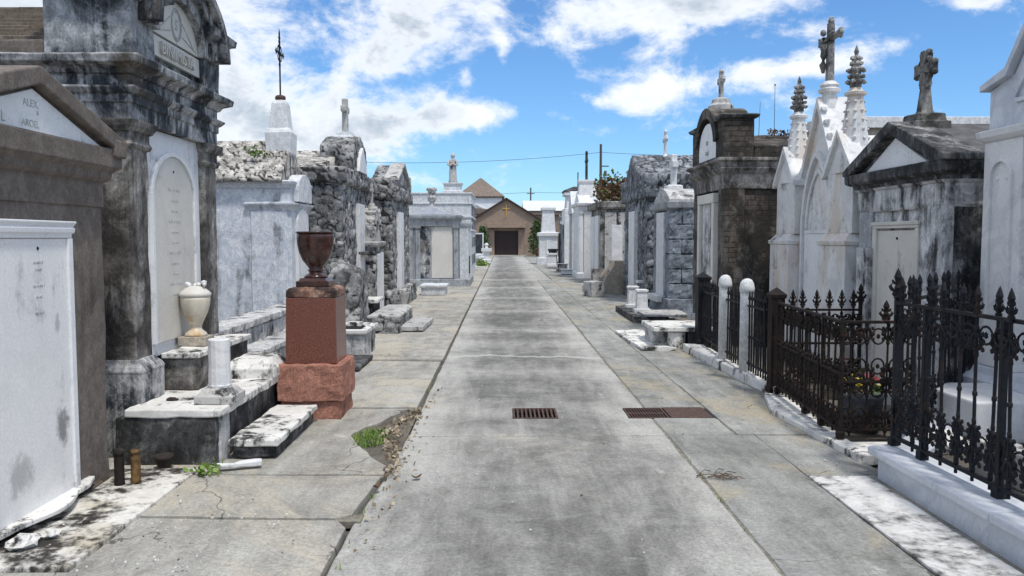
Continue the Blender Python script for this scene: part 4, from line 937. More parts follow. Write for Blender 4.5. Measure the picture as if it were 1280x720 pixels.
m = MB(); m.rloft(-.87, .87, -.03, 2.62, [(2.131, .045), (2.17, .05), (2.18, .09), (2.20, .12), (2.29, .125), (2.30, .10)], .1); m.build('cornice', M['black_south'], t, .006, ('noise', .008, 4))
m = MB(); m.prism([(-.95, 2.29), (.95, 2.29), (0, 2.66)], -.04, 2.7); m.build('roof_core', M['grime_dark'], t)
m = MB()
for s_ in (-1, 1):
    p = [(0, 2.645), (0, 2.765), (s_ * 1.04, 2.345), (s_ * 1.04, 2.29), (s_ * .90, 2.285)]
    m.prism(p if s_ > 0 else p[::-1], -.16, .22)
m.build('raking_cornice', M['black_south'], t, .01)
m = MB()
for s_ in (-1, 1):
    p = [(0, 2.66), (0, 2.745), (s_ * 1.02, 2.335), (s_ * 1.02, 2.28)]
    m.prism(p if s_ > 0 else p[::-1], .22, 2.75)
m.build('roof', plain('dark_grey_roof_slab', (.085, .085, .088), .85, 0, .35, 7), t, .008)
m = MB(); m.prism([(-.62, 2.31), (.62, 2.31), (0, 2.60)], -.075, -.04); m.build('tympanum', M['marble_tablet'], t, .004)
m = MB(); m.box(-.42, .38, -.025, .02, .12, 1.68); tb = m.build('door_slab', M['marble_cream'], t, .004)
m = MB(); m.box(-.50, -.42, -.05, .02, .10, 1.70); m.box(.38, .44, -.05, .02, .10, 1.70); m.rloft(-.50, .44, -.05, .02, [(1.702, 0), (1.73, .0), (1.735, .012), (1.765, .015), (1.77, .008)], .3); m.build('door_frame', M['marble_cream'], t, .004)
m = MB(); m.blob((0, -.03, 1.6), (.016, .01, .016), 1); m.build('bolt', M['iron'], tb)
m = MB(); m.box(-.62, .55, -.35, .0, -.05, .12, .1); m.build('step', M['slab_white'], t, .012, ('noise', .01, 4))
m = MB(); m.box(-.13, .13, -.035, .035, 0, 1.5, .1); tag(m.build('stele', M['blackwhite'], None, .008, ('noise', .005, 4)), 'tall narrow white marble slab with black flecks left of the cream door', 'slab', None, (3.92, 8.62, .0), RIGHT)
xc = thing('stone_cross', 'weathered grey stone cross with ringed arms on the dark roofed tomb', 'cross', (4.21, 8.02, 2.70), RIGHT)
m = MB(); m.rloft(-.15, .15, -.15, .15, [(-.06, .03), (.05, .03), (.06, .0), (.13, -.01), (.14, -.04)], .1); m.build('base', M['stone_dark'], xc, .006, ('noise', .01, 5))
m = MB(); m.rloft(-.055, .055, -.05, .05, [(.13, .02), (.17, .005), (.44, -.018), (.47, -.015)], .1); m.build('shaft', M['stone_dark'], xc, .008)
m = MB(); m.ring(0, .575, .115, .115, .028, 0, 24, 8)
for a in range(4):
    dx, dz = math.cos(a * math.pi / 2), math.sin(a * math.pi / 2)
    m.prism([(dx * .03 - dz * .035, .575 + dz * .03 + dx * .035), (dx * .155 - dz * .06, .575 + dz * .155 + dx * .06), (dx * .155 + dz * .06, .575 + dz * .155 - dx * .06), (dx * .03 + dz * .035, .575 + dz * .03 - dx * .035)][::-1], -.04, .04)
    m.blob((dx * .165 - dz * .05, 0, .575 + dz * .165 + dx * .05), (.036, .04, .036), 1); m.blob((dx * .165 + dz * .05, 0, .575 + dz * .165 - dx * .05), (.036, .04, .036), 1)
m.blob((0, 0, .575), (.055, .055, .055), 1); m.build('ringed_head', M['stone_dark'], xc, .006)

# ------------------------------------------------------------------ right: gothic marble tomb
t = thing('gothic_tomb', 'white marble gothic tomb with two crocketed pinnacles and a pointed gable', 'tomb', (4.0, 10.22, 0), RIGHT)
m = MB(); m.box(-1.2, 1.2, .22, 2.4, -.05, 2.30, .2); m.build('wall', M['marble_warm'], t, .008)
m = MB(); m.prism([(-1.22, 2.30), (1.22, 2.30), (0, 2.85)], .4, 2.5); m.build('roof', M['marble_old'], t, .01)
for s_ in (-1, 1):
    x0, x1 = (-1.27, -.58) if s_ < 0 else (.50, 1.22)
    xm = (x0 + x1) / 2; hw = (x1 - x0) / 2
    m = MB(); m.box(x0, x1, -.06, .5, 1.66, 2.36, .4); p = m.build('buttress', M['marble_warm'], t, .006)
    m = MB(); m.box(x0 - .02, x1 + .02, -.14, .5, -.05, 1.52, .4); m.rloft(x0, x1, -.12, .5, [(1.52, .035), (1.57, .045), (1.58, .02), (1.66, -.04)], .4); m.build('buttress_base', M['marble_warm'], p, .006)
    m = MB(); m.prism([(x0, 2.36), (x1, 2.36), (xm, 2.80)], -.06, .5); m.build('gablet', M['marble_warm'], p, .005)
    m = MB()
    for q in (-1, 1):
        pp = [(xm, 2.79), (xm, 2.87), (xm + q * (hw + .06), 2.38), (xm + q * (hw + .06), 2.31), (xm + q * (hw + .0), 2.34)]
        m.prism(pp if q > 0 else pp[::-1], -.11, .1)
    m.build('gablet_coping', M['marble_warm'], p, .005)
    pn = MB(); pn.lathe([(.21, 2.36), (.20, 2.60), (.165, 2.66), (.16, 2.70), (.085, 3.24), (.12, 3.26), (.125, 3.29), (.08, 3.31), (.05, 3.36)], xm, .10, 8)
    for k in range(8):
        an = 2 * math.pi * k / 8 + .39
        for j in range(5):
            z = 2.76 + j * .105; r_ = .16 - .075 * (z - 2.7) / .54
            pn.blob((xm + r_ * math.cos(an), .10 + r_ * math.sin(an), z), (.022, .022, .018), 1, .5, 5)
    pin = pn.build('pinnacle', M['marble_warm'], p)
    pn = MB(); pn.lathe([(.06, 3.33), (.075, 3.42), (.05, 3.48), (.07, 3.56), (.045, 3.60), (.05, 3.66), (.02, 3.72), (.028, 3.76), (.004, 3.83)], xm, .10, 8)
    for z, r_, n_ in ((3.41, .105, 6), (3.47, .09, 5), (3.54, .10, 6), (3.62, .06, 5), (3.68, .055, 4)):
        for k in range(n_):
            an = 2 * math.pi * k / n_ + z * 9; pn.blob((xm + r_ * .85 * math.cos(an), .10 + r_ * .85 * math.sin(an), z), (.034, .034, .028), 1, .4, 5)
    pn.build('finial', M['stone_mid'], pin)
ax = -.04
m = MB(); m.prism([(ax - .56, -.05), (ax + .56, -.05), (ax + .56, 2.30), (ax, 3.28), (ax - .56, 2.30)], .06, .40); m.build('gable', M['marble_warm'], t, .006)
m = MB()
for q in (-1, 1):
    pp = [(ax, 3.26), (ax, 3.40), (ax + q * .60, 2.34), (ax + q * .60, 2.22)]
    m.prism(pp if q > 0 else pp[::-1], .0, .45)
m.build('gable_coping', M['marble_warm'], t, .006)
m = MB()
for k in range(5):
    for q in (-1, 1):
        f_ = .15 + k * .17; m.blob((ax + q * (.62 - .60 * f_), .05, 2.36 + 1.05 * f_), (.05, .05, .05), 1, .4, 5)
m.build('crocket', M['marble_warm'], t)
def ptarch(mb, cx, hw, zs, zt, w, y0, y1, n=16):
    o_ = [(x + cx, z) for x, z in archpoly(hw, 0, zs, zt, n, True)][2:]; i_ = [(x + cx, z) for x, z in archpoly(hw - w, 0, zs, zt - w * 1.5, n, True)][2:]
    for k in range(n): mb.prism([i_[k], o_[k], o_[k + 1], i_[k + 1]], y0, y1)
m = MB(); ptarch(m, ax, .48, 1.70, 2.72, .05, .0, .06); m.box(ax - .48, ax - .43, .0, .06, .1, 1.70); m.box(ax + .43, ax + .48, .0, .06, .1, 1.70); m.build('arch_moulding', M['marble'], t, .004)
m = MB(); ptarch(m, ax, .40, 1.72, 2.50, .04, .03, .058); m.box(ax - .42, ax + .42, .03, .058, 1.66, 1.71); m.build('tracery', M['marble'], t, .004)
m = MB(); m.box(ax - .38, ax + .38, .025, .058, .12, 1.655); m.build('door_slab', M['marble_tablet'], t, .004)
xc = thing('crucifix', 'tall white stone crucifix on the gable between the gothic pinnacles', 'cross', (4.16, 10.26, 3.33), RIGHT)
m = MB(); m.lathe([(.11, -.22), (.085, .10), (.13, .12), (.135, .16), (.10, .18), (.12, .21), (.07, .26)], 0, 0, 8); m.build('pedestal', M['marble_warm'], xc)
m = MB(); m.tube([(0, 0, .26), (0, 0, .98)], [.058, .05], 8)
m.tube([(-.27, 0, .80), (.27, 0, .80)], .042, 8)
for x, z in ((-.29, .80), (.29, .80), (0, 1.0)):
    for k in range(5): m.blob((x + .04 * math.cos(k * 1.26), .0, z + .04 * math.sin(k * 1.26)), (.032, .035, .032), 1, .3, 5)
m.build('cross', M['stone_mid'], xc)
m = MB(); m.tube([(0, -.07, .80), (.0, -.085, .70), (.0, -.08, .58), (.015, -.10, .46), (0, -.085, .36)], [.042, .058, .05, .045, .02], 8)
m.tube([(0, -.08, .74), (-.12, -.075, .80), (-.22, -.06, .83)], [.022, .018, .015], 6); m.tube([(0, -.08, .74), (.12, -.075, .80), (.22, -.06, .83)], [.022, .018, .015], 6)
m.blob((.012, -.10, .86), (.036, .038, .045), 2); m.build('corpus', M['stone_dark'], xc, 0, None, True)

# long vault wall far behind
t = thing('wall_vault', 'long pale stone wall vault with bright white coping behind the gothic tomb', 'wall vault', (7.6, 12.9, 0))
m = MB(); m.box(-2.4, 2.6, 0, 1.2, -.05, 3.36, .25); m.build('wall', M['tan_stone'], t, .01, ST)
m = MB(); m.box(-2.5, 2.7, -.08, 1.3, 3.36, 3.54); m.build('coping', M['white_paint'], t, .01)

# ------------------------------------------------------------------ right: blackened brick tomb with arched front
t = thing('brick_tomb', 'blackened brick tomb with white streaked cornice, arched front and small cross', 'tomb', (3.3, 12.85, 0), RIGHT)
m = MB(); m.box(-.90, .90, .05, 2.5, -.05, 2.36, .1); m.build('wall', M['brick_old'], t, .008, ('noise', .012, 3))
for x0, x1 in ((-.95, -.62), (.60, .95)):
    m = MB(); m.box(x0, x1, 0, .3, -.05, 2.36, .12); m.build('pilaster', M['brick_old'], t, .01, ('noise', .01, 3))
m = MB(); m.rloft(-.94, .94, .0, 2.5, [(2.34, .0), (2.42, .01), (2.46, .02), (2.56, .025), (2.57, .05), (2.62, .09), (2.64, .10), (2.645, .06), (2.72, .07), (2.75, .12), (2.79, .12), (2.80, .05)], .1); m.build('cornice', M['grime_brown'], t, .006, ('noise', .01, 4))
m = MB(); m.box(-.96, -.52, -.03, .42, 2.80, 3.36, .1); m.box(.52, .96, -.03, .42, 2.80, 3.36, .1); m.box(-.52, .52, .02, .42, 2.80, 3.4, .1, lambda x, y: 3.4 + .26 * (1 - (x / .52) ** 2)); m.build('attic', M['brick_old'], t, .01, ('noise', .012, 4))
for q in (-1, 1):
    m = MB(); m.rloft(q * .74 - .22, q * .74 + .22, -.03, .42, [(3.36, .0), (3.38, .05), (3.42, .07), (3.44, .03)], .1)
    m.build('corner_cap', M['block_dark'], t, .006)
m = MB(); m.arch(0, 2.96, .54, .70, -.08, .5, 12, 168, 24); m.build('arched_pediment', M['brick_old'], t, .008)
m = MB(); m.prism(archpoly(.52, 2.84, 3.0, 3.42), -.03, .03); lu = m.build('lunette', M['marble_tablet'], t, .005)
text('IIIIII', .10, lu, 0, -.032, 3.08, M['letter'], ext=.002); text('IIIIIIIII', .09, lu, 0, -.032, 2.92, M['letter'], ext=.002)
m = MB(); m.lathe([(.20, 3.62), (.20, 3.70), (.15, 3.74), (.14, 3.80), (.08, 3.83)], 0, .18, 12); m.build('cross_base', M['marble_old'], t)
m = MB(); latin_cross(m, 0, .18, 3.82, .42, .07, .07, .085, .055); m.build('cross', M['marble_old'], t, .008)
m = MB(); m.box(-.88, .88, .45, 2.55, 2.80, 2.95, .09, lambda x, y: 2.98 + .26 * (1 - abs(x) / .88)); m.build('roof', M['brick_old'], t, .01, ('noise', .02, 4))
m = MB(); m.box(-.50, -.38, -.05, .1, .35, 2.15); m.box(.38, .50, -.05, .1, .35, 2.15); m.box(-.50, .50, -.055, .1, 2.152, 2.3); m.build('tablet_frame', M['marble_cream'], t, .01)
m = MB(); m.box(-.378, .378, .0, .06, .35, 2.15); m.build('tablet', M['blackwhite'], t, .004)
m = MB(); m.box(-.56, .56, -.18, .04, .25, .345); m.build('sill', M['marble_old'], t, .01)
wd = MB(); leaves(wd, [(rnd.uniform(-.35, .35), rnd.uniform(-.1, .1), abs(rnd.gauss(.02, .03))) for i in range(90)], .06, rnd, .8); tag(wd.build('weed', M['leaf_red']), 'thin dry weeds along the roof ridge of the blackened brick tomb', 'weed', None, (4.5, 12.6, 3.2))

# ------------------------------------------------------------------ right: small rusticated tomb
t = thing('rusticated_tomb', 'small blue grey rock-faced block tomb with white door slab and thick white cross', 'tomb', (3.5, 17.5, 0), RIGHT)
m = MB(); m.box(-.80, .80, .03, 2.0, -.05, 2.2, .3); m.build('core', M['rock_blue'], t)
m = MB()
for i in range(6):
    za, zb = .35 + i * .31, .35 + i * .31 + .292; off = .25 * (i % 2)
    for j in range(5):
        a, b = max(.0, j * .5 - off), min(2.0, (j + 1) * .5 - off - .018)
        if b - a > .08: m.box(.78, .86, a, b, za, zb, .06)
m.build('block_courses', M['rock_blue'], t, .012, ('noise', .03, 6))
for q in (-.85, .44):
    m = MB()
    for i in range(6): m.box(q, q + .42, -.03, .05, .35 + i * .31, .642 + i * .31, .06)
    m.build('corner_blocks', M['rock_blue'], t, .012, ('noise', .03, 6))
m = MB(); m.box(-.9, .92, -.1, 2.1, -.05, .34, .1); m.build('plinth', M['rock_blue'], t, .012, ('noise', .025, 5))
m = MB(); m.rloft(-.86, .86, -.03, 2.02, [(2.2, .0), (2.24, .05), (2.36, .06), (2.37, .02)], .15); m.build('cornice', M['grey_stucco'], t, .008, ('noise', .008, 5))
m = MB(); m.box(-.86, .86, -.03, 2.0, 2.36, 2.4, .12, lambda x, y: 2.42 + .26 * (1 - (abs(x) / .86) ** 1.7)); m.build('roof', M['block_grey'], t, .01, ('noise', .008, 4))
m = MB(); m.box(-.40, .40, -.06, .03, .38, 2.16); m.build('door_slab', M['white_paint'], t, .006)
m = MB(); m.box(-.50, .50, -.22, .02, .24, .375); m.build('sill', M['white_paint'], t, .01)
m = MB(); m.rloft(-.15, .15, .08, .38, [(2.60, .03), (2.74, .02), (2.76, -.03)], .2); latin_cross(m, 0, .23, 2.74, .68, .14, .12, .13); m.build('cross', M['white_paint'], t, .012)
t = thing('grave_platform', 'low black stained platform in front of the rock-faced tomb', 'platform', (2.78, 16.2, 0))
m = MB(); m.box(-.30, .35, -1.25, 1.3, -.02, .13, .12); m.build('body', M['block_dark'], t, .012, ('noise', .012, 4))
m = MB(); m.box(-.1, .75, -1.3, -.2, .132, .17, .12); m.build('top_slab', M['marble_old'], t, .01, ('noise', .008, 4))
for y, lab in ((17.0, 'farther of two small white block headstones on the black platform'), (15.9, 'nearer of two small white block headstones on the black platform')):
    t = thing('white_headstone', lab, 'headstone', (2.78, y, .13), 0, 'small white block headstones')
    m = MB(); m.rloft(-.15, .15, -.13, .13, [(0, .01), (.07, .01), (.075, -.03)], .2); m.build('base', M['white_paint'], t, .006)
    m = MB(); m.rloft(-.11, .11, -.10, .10, [(.07, 0), (.40, -.01), (.41, .008), (.45, .008), (.46, -.02)], .2); m.build('stone', M['white_paint'], t, .006, ('noise', .006, 6))
t = thing('stone_table', 'raised marble slab on white stone blocks beside the dark picket fence', 'slab', (2.50, 11.75, 0))
m = MB(); m.box(-.34, .55, -.42, .6, .27, .33, .1); m.build('slab', M['slab_white'], t, .01, ('noise', .008, 4))
m = MB(); m.box(-.30, .0, -.10, .5, .0, .268, .1); m.build('support', M['block_grey'], t, .012, ('noise', .012, 5))
m = MB(); m.lathe([(.12, 0), (.13, .12), (.12, .25)], .02, -.26, 14); m.build('round_support', M['slab_white'], t, .012, ('noise', .012, 5))
m = MB(); m.box(.18, .5, -.36, .5, .0, .268, .1); m.build('rear_support', M['block_dark'], t, .012)
for i, (x, y, a, b, rz, lab) in enumerate(((2.16, 12.7, .24, .75, .02, 'long flat white slab lying on the path beside the raised marble slab'), (2.22, 11.55, .26, .30, .05, 'broken flat white slab lying nearest in front of the raised marble slab'))):
    m = MB(); m.box(-a, a, -b, b, 0, .045, .06); tag(m.build('broken_slab', M['slab_white'], None, .012, ('noise', .03, 3)), lab, 'slab', None, (x, y, .008 + i * .004), rz)
# ------------------------------------------------------------------ right: cobble tomb
t = thing('cobble_tomb', 'blue grey cobble tomb with a cobbled gable roof behind the rock-faced tomb', 'tomb', (3.5, 21.0, 0), RIGHT)
m = MB(); m.box(-1.75, 1.75, 0, 2.5, -.05, 2.60, .038); m.build('wall', M['rubble_blue'], t, 0, ('stone', .045, .19))
m = MB(); m.box(-1.86, 1.86, -.1, 2.6, 2.60, 2.88, .045); m.build('cornice', M['rubble_blue'], t, 0, ('stone', .036, .16))
m = MB(); m.box(-1.86, 1.86, -.1, 2.6, 2.88, 3.0, .045, lambda x, y: 3.12 + .62 * max(0, 1 - abs(x) / 1.2)); m.build('roof', M['rubble_blue'], t, 0, ('stone', .05, .2))
m = MB(); m.box(-.45, .45, -.12, .05, .3, 2.3); m.build('tablet', M['marble'], t, .006)
m = MB(); m.box(1.02, 1.4, -.16, .05, .5, .56); m.build('shelf', M['marble'], t, .006)
m = MB(); m.lathe([(.13, 3.6), (.11, 3.72), (.06, 3.78)], 0, .75, 8); latin_cross(m, 0, .75, 3.75, .62, .07, .07, .17, .07); m.build('cross', M['white_paint'], t, .008)
# steps, stele and block before the overgrown tomb
t = thing('grave_steps', 'mossy stone steps with sloping side walls below the overgrown tomb', 'steps', (2.66, 23.5, 0), RIGHT)
m = MB()
for i in range(3): m.box(-.5, .5, i * .25, 1.2, .22 * i - .02, .22 * (i + 1), .2)
m.build('steps', M['grime_brown'], t, .012)
for x in (-.6, .5):
    m = MB(); a = [(-.25, 0), (-.25, .18), (.15, .22), (.55, .85), (.55, .95), (1.2, .95), (1.2, 0)]
    vs = [[m.v(xx, y, z) for y, z in a] for xx in (x, x + .12)]
    m.f(vs[0]); m.f(vs[1][::-1])
    for i in range(len(a)): m.f([vs[0][i], vs[0][(i + 1) % len(a)], vs[1][(i + 1) % len(a)], vs[1][i]])
    m.build('side_wall', M['tan_stone'], t, .012)
m = MB(); m.box(-.17, .17, -.06, .06, 0, 2.05, .12, lambda x, y: 2.05 - .12 * (x + .17)); tag(m.build('stele', M['marble'], None, .012, ('noise', .01, 3)), 'broken white marble stele standing beside the mossy steps', 'stele', None, (3.66, 25.6, .0), 0)
m = MB(); m.rloft(-.2, .2, -.2, .2, [(.0, .02), (.8, .02), (.82, .06), (.9, .06)], .3); tag(m.build('pedestal', M['white_paint'], None, .01), 'small white pedestal behind the mossy steps', 'pedestal', None, (4.05, 24.6, .0))
m = MB(); m.box(-.2, .2, -.25, .25, 0, .42, .08); tag(m.build('stone_block', M['marble_old'], None, .02, ('noise', .03, 4)), 'tilted grey stone block beside the path below the mossy steps', 'block', None, (2.52, 22.0, .0), .4)

# ------------------------------------------------------------------ far tombs on the right
t = thing('overgrown_tomb', 'grey slab tomb with a thicket of reddish weeds on its flat roof', 'tomb', (3.4, 29.2, 0), RIGHT)
m = MB(); m.box(-1.4, 1.4, 0, 2.6, -.05, 2.62, .2); m.build('wall', M['grime_brown'], t, .01, ST)
m = MB(); m.box(1.40, 1.45, .15, .55, .3, 2.5); m.box(1.40, 1.45, .62, 1.05, .3, 2.5); m.build('side_slab', M['marble_old'], t, .008)
m = MB(); m.rloft(-1.4, 1.4, 0, 2.6, [(2.62, .08), (2.68, .14), (2.86, .15), (2.88, .1)], .2); m.build('roof_slab', M['grime_brown'], t, .01, ('noise', .015, 3))
m = MB(); m.box(1.3, 1.5, -.3, 1.4, -.05, .55, .2); m.build('plinth', M['grime_brown'], t, .012, ('noise', .015, 3))
m = MB(); m.box(-1.2, -.1, -.06, .02, .3, 2.4); m.box(.1, 1.2, -.06, .02, .3, 2.4); m.build('tablet', M['marble'], t, .006)
vg = thing('weed_thicket', 'thicket of reddish brown and green weeds on the flat tomb roof', 'weeds', (4.5, 29.2, 2.86))
for mt, n_, cx, lab in (('leaf_red', 2600, .0, None), ('leaf', 800, .2, None)):
    m = MB(); pts = []
    for i in range(n_):
        x, y = rnd.uniform(-1.05, 1.3), rnd.uniform(-1.4, 1.3); h = .62 * (.45 + .55 * noise.noise(Vector((x * 1.6, y * 1.6, 3)))) + .25
        pts.append((x, y, (rnd.random() ** .7) * h * (1.7 if mt == 'leaf' else 1.45)))
    leaves(m, pts, .13, rnd, .4); m.build('foliage', M[mt], vg)
m = MB()
for i in range(60):
    x, y = rnd.uniform(-1, 1.2), rnd.uniform(-1.3, 1.2); m.tube([(x, y, 0), (x + rnd.gauss(0, .08), y + rnd.gauss(0, .08), rnd.uniform(.3, .7))], .008, 4)
m.build('stems', M['stem'], vg)
t = thing('column_tomb', 'white marble tomb with corner columns and a dark cross high on its pedestal', 'tomb', (3.15, 33.0, 0), RIGHT)
m = MB(); m.box(-1.1, 1.1, .1, 2.4, -.05, 2.75, .3); m.build('wall', M['marble'], t, .01)
for x in (-1.0, -.35, .35, 1.0):
    m = MB(); m.lathe([(.17, 0), (.17, .2), (.13, .25), (.115, 2.5), (.15, 2.58), (.17, 2.7)], x, -.02, 12); m.build('column', M['marble_tablet'], t)
m = MB(); m.rloft(-1.15, 1.15, -.12, 2.4, [(2.7, 0), (2.86, .02), (2.9, .1), (3.0, .12), (3.02, .02)], .3); m.build('entablature', M['marble'], t, .008)
m = MB(); m.prism([(-1.1, 3.02), (1.1, 3.02), (0, 3.5)], -.1, .4); m.rloft(-.3, .3, 0, .6, [(3.3, .05), (3.85, .0), (3.9, .06), (3.98, .06)], .3); m.build('pediment', M['marble'], t, .01)
m = MB(); latin_cross(m, 0, .3, 3.98, 1.15, .10, .10, .2, .06); m.build('cross', M['block_dark'], t, .01)
t = thing('gabled_tomb', 'pale narrow gabled tomb with grey pilasters just beyond the column tomb', 'tomb', (3.2, 36.6, 0), RIGHT)
m = MB(); m.box(-1, 1, 0, 2.4, -.05, 2.7, .3); m.build('wall', M['grey_stucco'], t, .01)
m = MB(); m.prism([(-1.1, 2.7), (1.1, 2.7), (0, 3.75)], -.12, 2.4); m.build('roof', M['white_stucco'], t, .01)
m = MB(); m.box(-.95, -.6, -.08, .02, 0, 2.7); m.box(.6, .95, -.08, .02, 0, 2.7); m.build('pilaster', M['marble'], t, .01)
m = MB(); m.box(-.45, .45, -.05, .02, .2, 2.2); m.build('tablet', M['marble_old'], t, .008)
t = thing('tower_tomb', 'tall white tomb with dark cap and thin finial along the far right row', 'tomb', (3.15, 41.5, 0), RIGHT)
m = MB(); m.box(-1.0, 1.0, 0, 2.2, -.05, 3.0, .3); m.build('wall', M['marble'], t, .01)
m = MB(); m.rloft(-.7, .7, .1, 1.4, [(3.0, .1), (3.1, .12), (3.12, 0), (3.75, -.05), (3.8, .1), (3.95, .08), (4.2, -.3)], .3); m.build('upper_stage', M['white_paint'], t, .01)
m = MB(); m.rloft(-.7, .7, .1, 1.4, [(3.96, .12), (4.04, .12), (4.25, -.4)], .3); m.tube([(0, .75, 4.2), (0, .75, 5.0)], .03, 5); m.build('cap', M['block_dark'], t)
m = MB(); m.box(-.5, .5, -.06, .02, .2, 2.3); m.build('tablet', M['grime_dark'], t, .008)
t = thing('pillar_monument', 'slim white stepped pillar monument near the far chapel', 'monument', (2.85, 50.0, 0))
m = MB(); m.rloft(-.55, .55, -.6, .6, [(-.05, .15), (.4, .15), (.42, 0), (1.7, 0), (1.75, .12), (1.95, .12), (2.0, -.12), (3.3, -.2), (3.35, -.1), (3.5, -.1), (3.75, -.4)], .3); m.build('pillar', M['white_paint'], t, .012)
m = MB(); m.box(-.14, .14, -.66, -.6, .5, 1.5); m.build('tablet', M['marble_tablet'], t, .006)
t = thing('iron_gate_tomb', 'small dark tomb with black iron grille between two white far tombs', 'tomb', (3.35, 46.0, 0), RIGHT)
m = MB(); m.box(-.9, .9, 0, 1.8, -.05, 2.4, .3); m.build('wall', M['grime_dark'], t, .01)
m = MB(); m.prism([(-1, 2.4), (1, 2.4), (0, 3.0)], -.1, 1.8); m.build('roof', M['grime_dark'], t, .01)
m = MB()
for i in range(9): m.tube([(-.6 + .15 * i, -.08, 0), (-.6 + .15 * i, -.08, 1.9)], .02, 5)
m.build('grille', M['iron'], t)
for i, (x, y, h, mt, lab) in enumerate(((2.75, 44.5, .75, 'white_paint', 'small white pedestal beside the path before the dark grille tomb'), (2.9, 38.8, .35, 'marble_old', 'low grey step stone before the tall capped tomb'), (3.0, 47.6, .95, 'block_dark', 'black urn stand next to the slim white pillar'), (2.85, 35.2, .22, 'white_paint', 'flat white doorstep stone before the gabled tomb'))):
    m = MB(); m.rloft(-.25, .25, -.25, .25, [(0, .04), (h * .2, .04), (h * .22, 0), (h * .85, -.02), (h * .88, .04), (h, .04)], .2); tag(m.build('pedestal', M[mt], None, .01), lab, 'pedestal', None, (x, y, .03))
# ------------------------------------------------------------------ far tombs on the left
t = thing('temple_tomb', 'white temple tomb with small blue grey pediment and dark streaked door recess', 'tomb', (-2.27, 26.6, 0))
m = MB(); m.box(-.85, .80, 0, 3.0, -.05, 2.2, .2); m.build('wall', M['white_stucco'], t, .01, ST)
m = MB(); m.box(-.52, -.12, -.03, .02, .28, 2.0); m.build('door_recess', M['grime'], t, .01)
m = MB(); m.box(-.08, .62, -.05, .02, .28, 2.0, .2); m.build('marble_panel', M['marble_cream'], t, .01)
for x in (-.82, -.60, .66):
    m = MB(); m.rloft(x, x + .15, -.10, .05, [(.0, .03), (.22, .03), (.25, 0), (1.9, 0), (1.94, .03), (2.0, .04)], .3); m.build('pilaster', M['grey_stucco'], t, .008)
m = MB(); m.rloft(-.86, .82, -.12, 3.0, [(2.0, .0), (2.2, .01), (2.22, .06), (2.28, .10), (2.36, .11), (2.38, .02)], .2); m.build('entablature', M['grey_stucco'], t, .008, ('noise', .006, 3))
m = MB(); m.prism([(-.72, 2.38), (.58, 2.38), (-.07, 2.68)], -.16, .5)
m.build('pediment', M['marble_blue'], t, .01)
m = MB(); m.lathe([(.10, 2.66), (.08, 2.78), (.13, 2.84), (.16, 2.95), (.10, 3.05), (.13, 3.1), (.15, 3.22), (.05, 3.26)], -.07, .1, 10)
for k in range(6): m.blob((-.07 + .13 * math.cos(k), .1 + .13 * math.sin(k), 3.22), (.06, .06, .07), 1, .4, 4)
m.build('flame_urn', M['marble_old'], t)
m = MB(); m.box(.82, 1.12, .4, 2.6, .0, 2.0, .3); m.rloft(.82, 1.12, .4, 2.6, [(2.0, .03), (2.1, .06), (2.2, .06)], .3); m.build('side_bay', M['white_stucco'], t, .01)
m = MB(); m.box(-.9, 1.2, -.25, 3.0, -.05, .25, .2); m.build('plinth', M['grey_stucco'], t, .01, ('noise', .01, 3))
m = MB(); m.box(1.121, 1.15, .9, 1.2, .4, 1.0); m.build('plaque', M['block_dark'], t, .006)
t = thing('society_tomb', 'large flat roofed white society tomb with banded walls and dark vault openings', 'tomb', (-2.9, 33.0, 0))
m = MB(); m.box(-2.2, 1.62, 0, 5, -.05, 3.45, .4); m.build('wall', M['white_stucco'], t, .012)
m = MB()
for z in (1.9, 2.45, 3.0, 3.42): m.box(-2.24, 1.66, -.04, 5.04, z, z + .06)
m.build('band_moulding', M['white_stucco'], t, .01)
for i in range(5):
    for z in (.5, 1.25, 2.0, 2.55):
        m = MB(); m.box(1.60, 1.634, .35 + .9 * i, 1.0 + .9 * i, z, z + .42); m.build('vault_opening', M['grime_dark'], t, .006)
m = MB(); m.rloft(.48, 1.2, .2, .9, [(3.48, .06), (3.56, .06), (3.58, 0), (3.8, 0), (3.84, .05), (3.9, .05)], .3); m.build('pedestal', M['white_stucco'], t, .01)
st = thing('angel_statue', 'grey robed statue standing high on the white society tomb', 'statue', (-2.06, 33.55, 3.9))
m = MB(); m.lathe([(.20, 0), (.19, .05), (.17, .12), (.16, .4), (.145, .62), (.15, .74), (.17, .86), (.15, .95), (.06, 1.0), (.055, 1.03), (.085, 1.08), (.09, 1.14), (.07, 1.21), (.02, 1.24)], 0, 0, 14)
m.tube([(.15, 0, .92), (.19, -.05, .76), (.10, -.15, .72), (.0, -.17, .80)], [.05, .05, .042, .03], 7); m.tube([(-.15, 0, .92), (-.2, -.04, .76), (-.10, -.15, .70), (.0, -.17, .78)], [.05, .05, .042, .03], 7)
m.build('body', M['marble_old'], st, 0, ('noise', .012, 8), True)
t = thing('tablet_monument', 'black slate tablet in a white frame on a white stand beside the far bush', 'monument', (-1.66, 52.0, 0))
m = MB(); m.box(-.62, .62, -.3, .3, -.05, .62, .2); m.box(-.5, .5, -.4, -.302, -.05, .4); m.build('stand', M['white_paint'], t, .012)
m = MB(); m.box(-.36, .36, -.06, .05, .66, 1.86); m.build('slate', M['slate'], t, .008)
m = MB(); m.box(-.44, -.362, -.08, .06, .622, 1.95); m.box(.362, .44, -.08, .06, .622, 1.95); m.box(-.362, .362, -.08, .06, 1.862, 1.95); m.build('frame', M['white_paint'], t, .01)
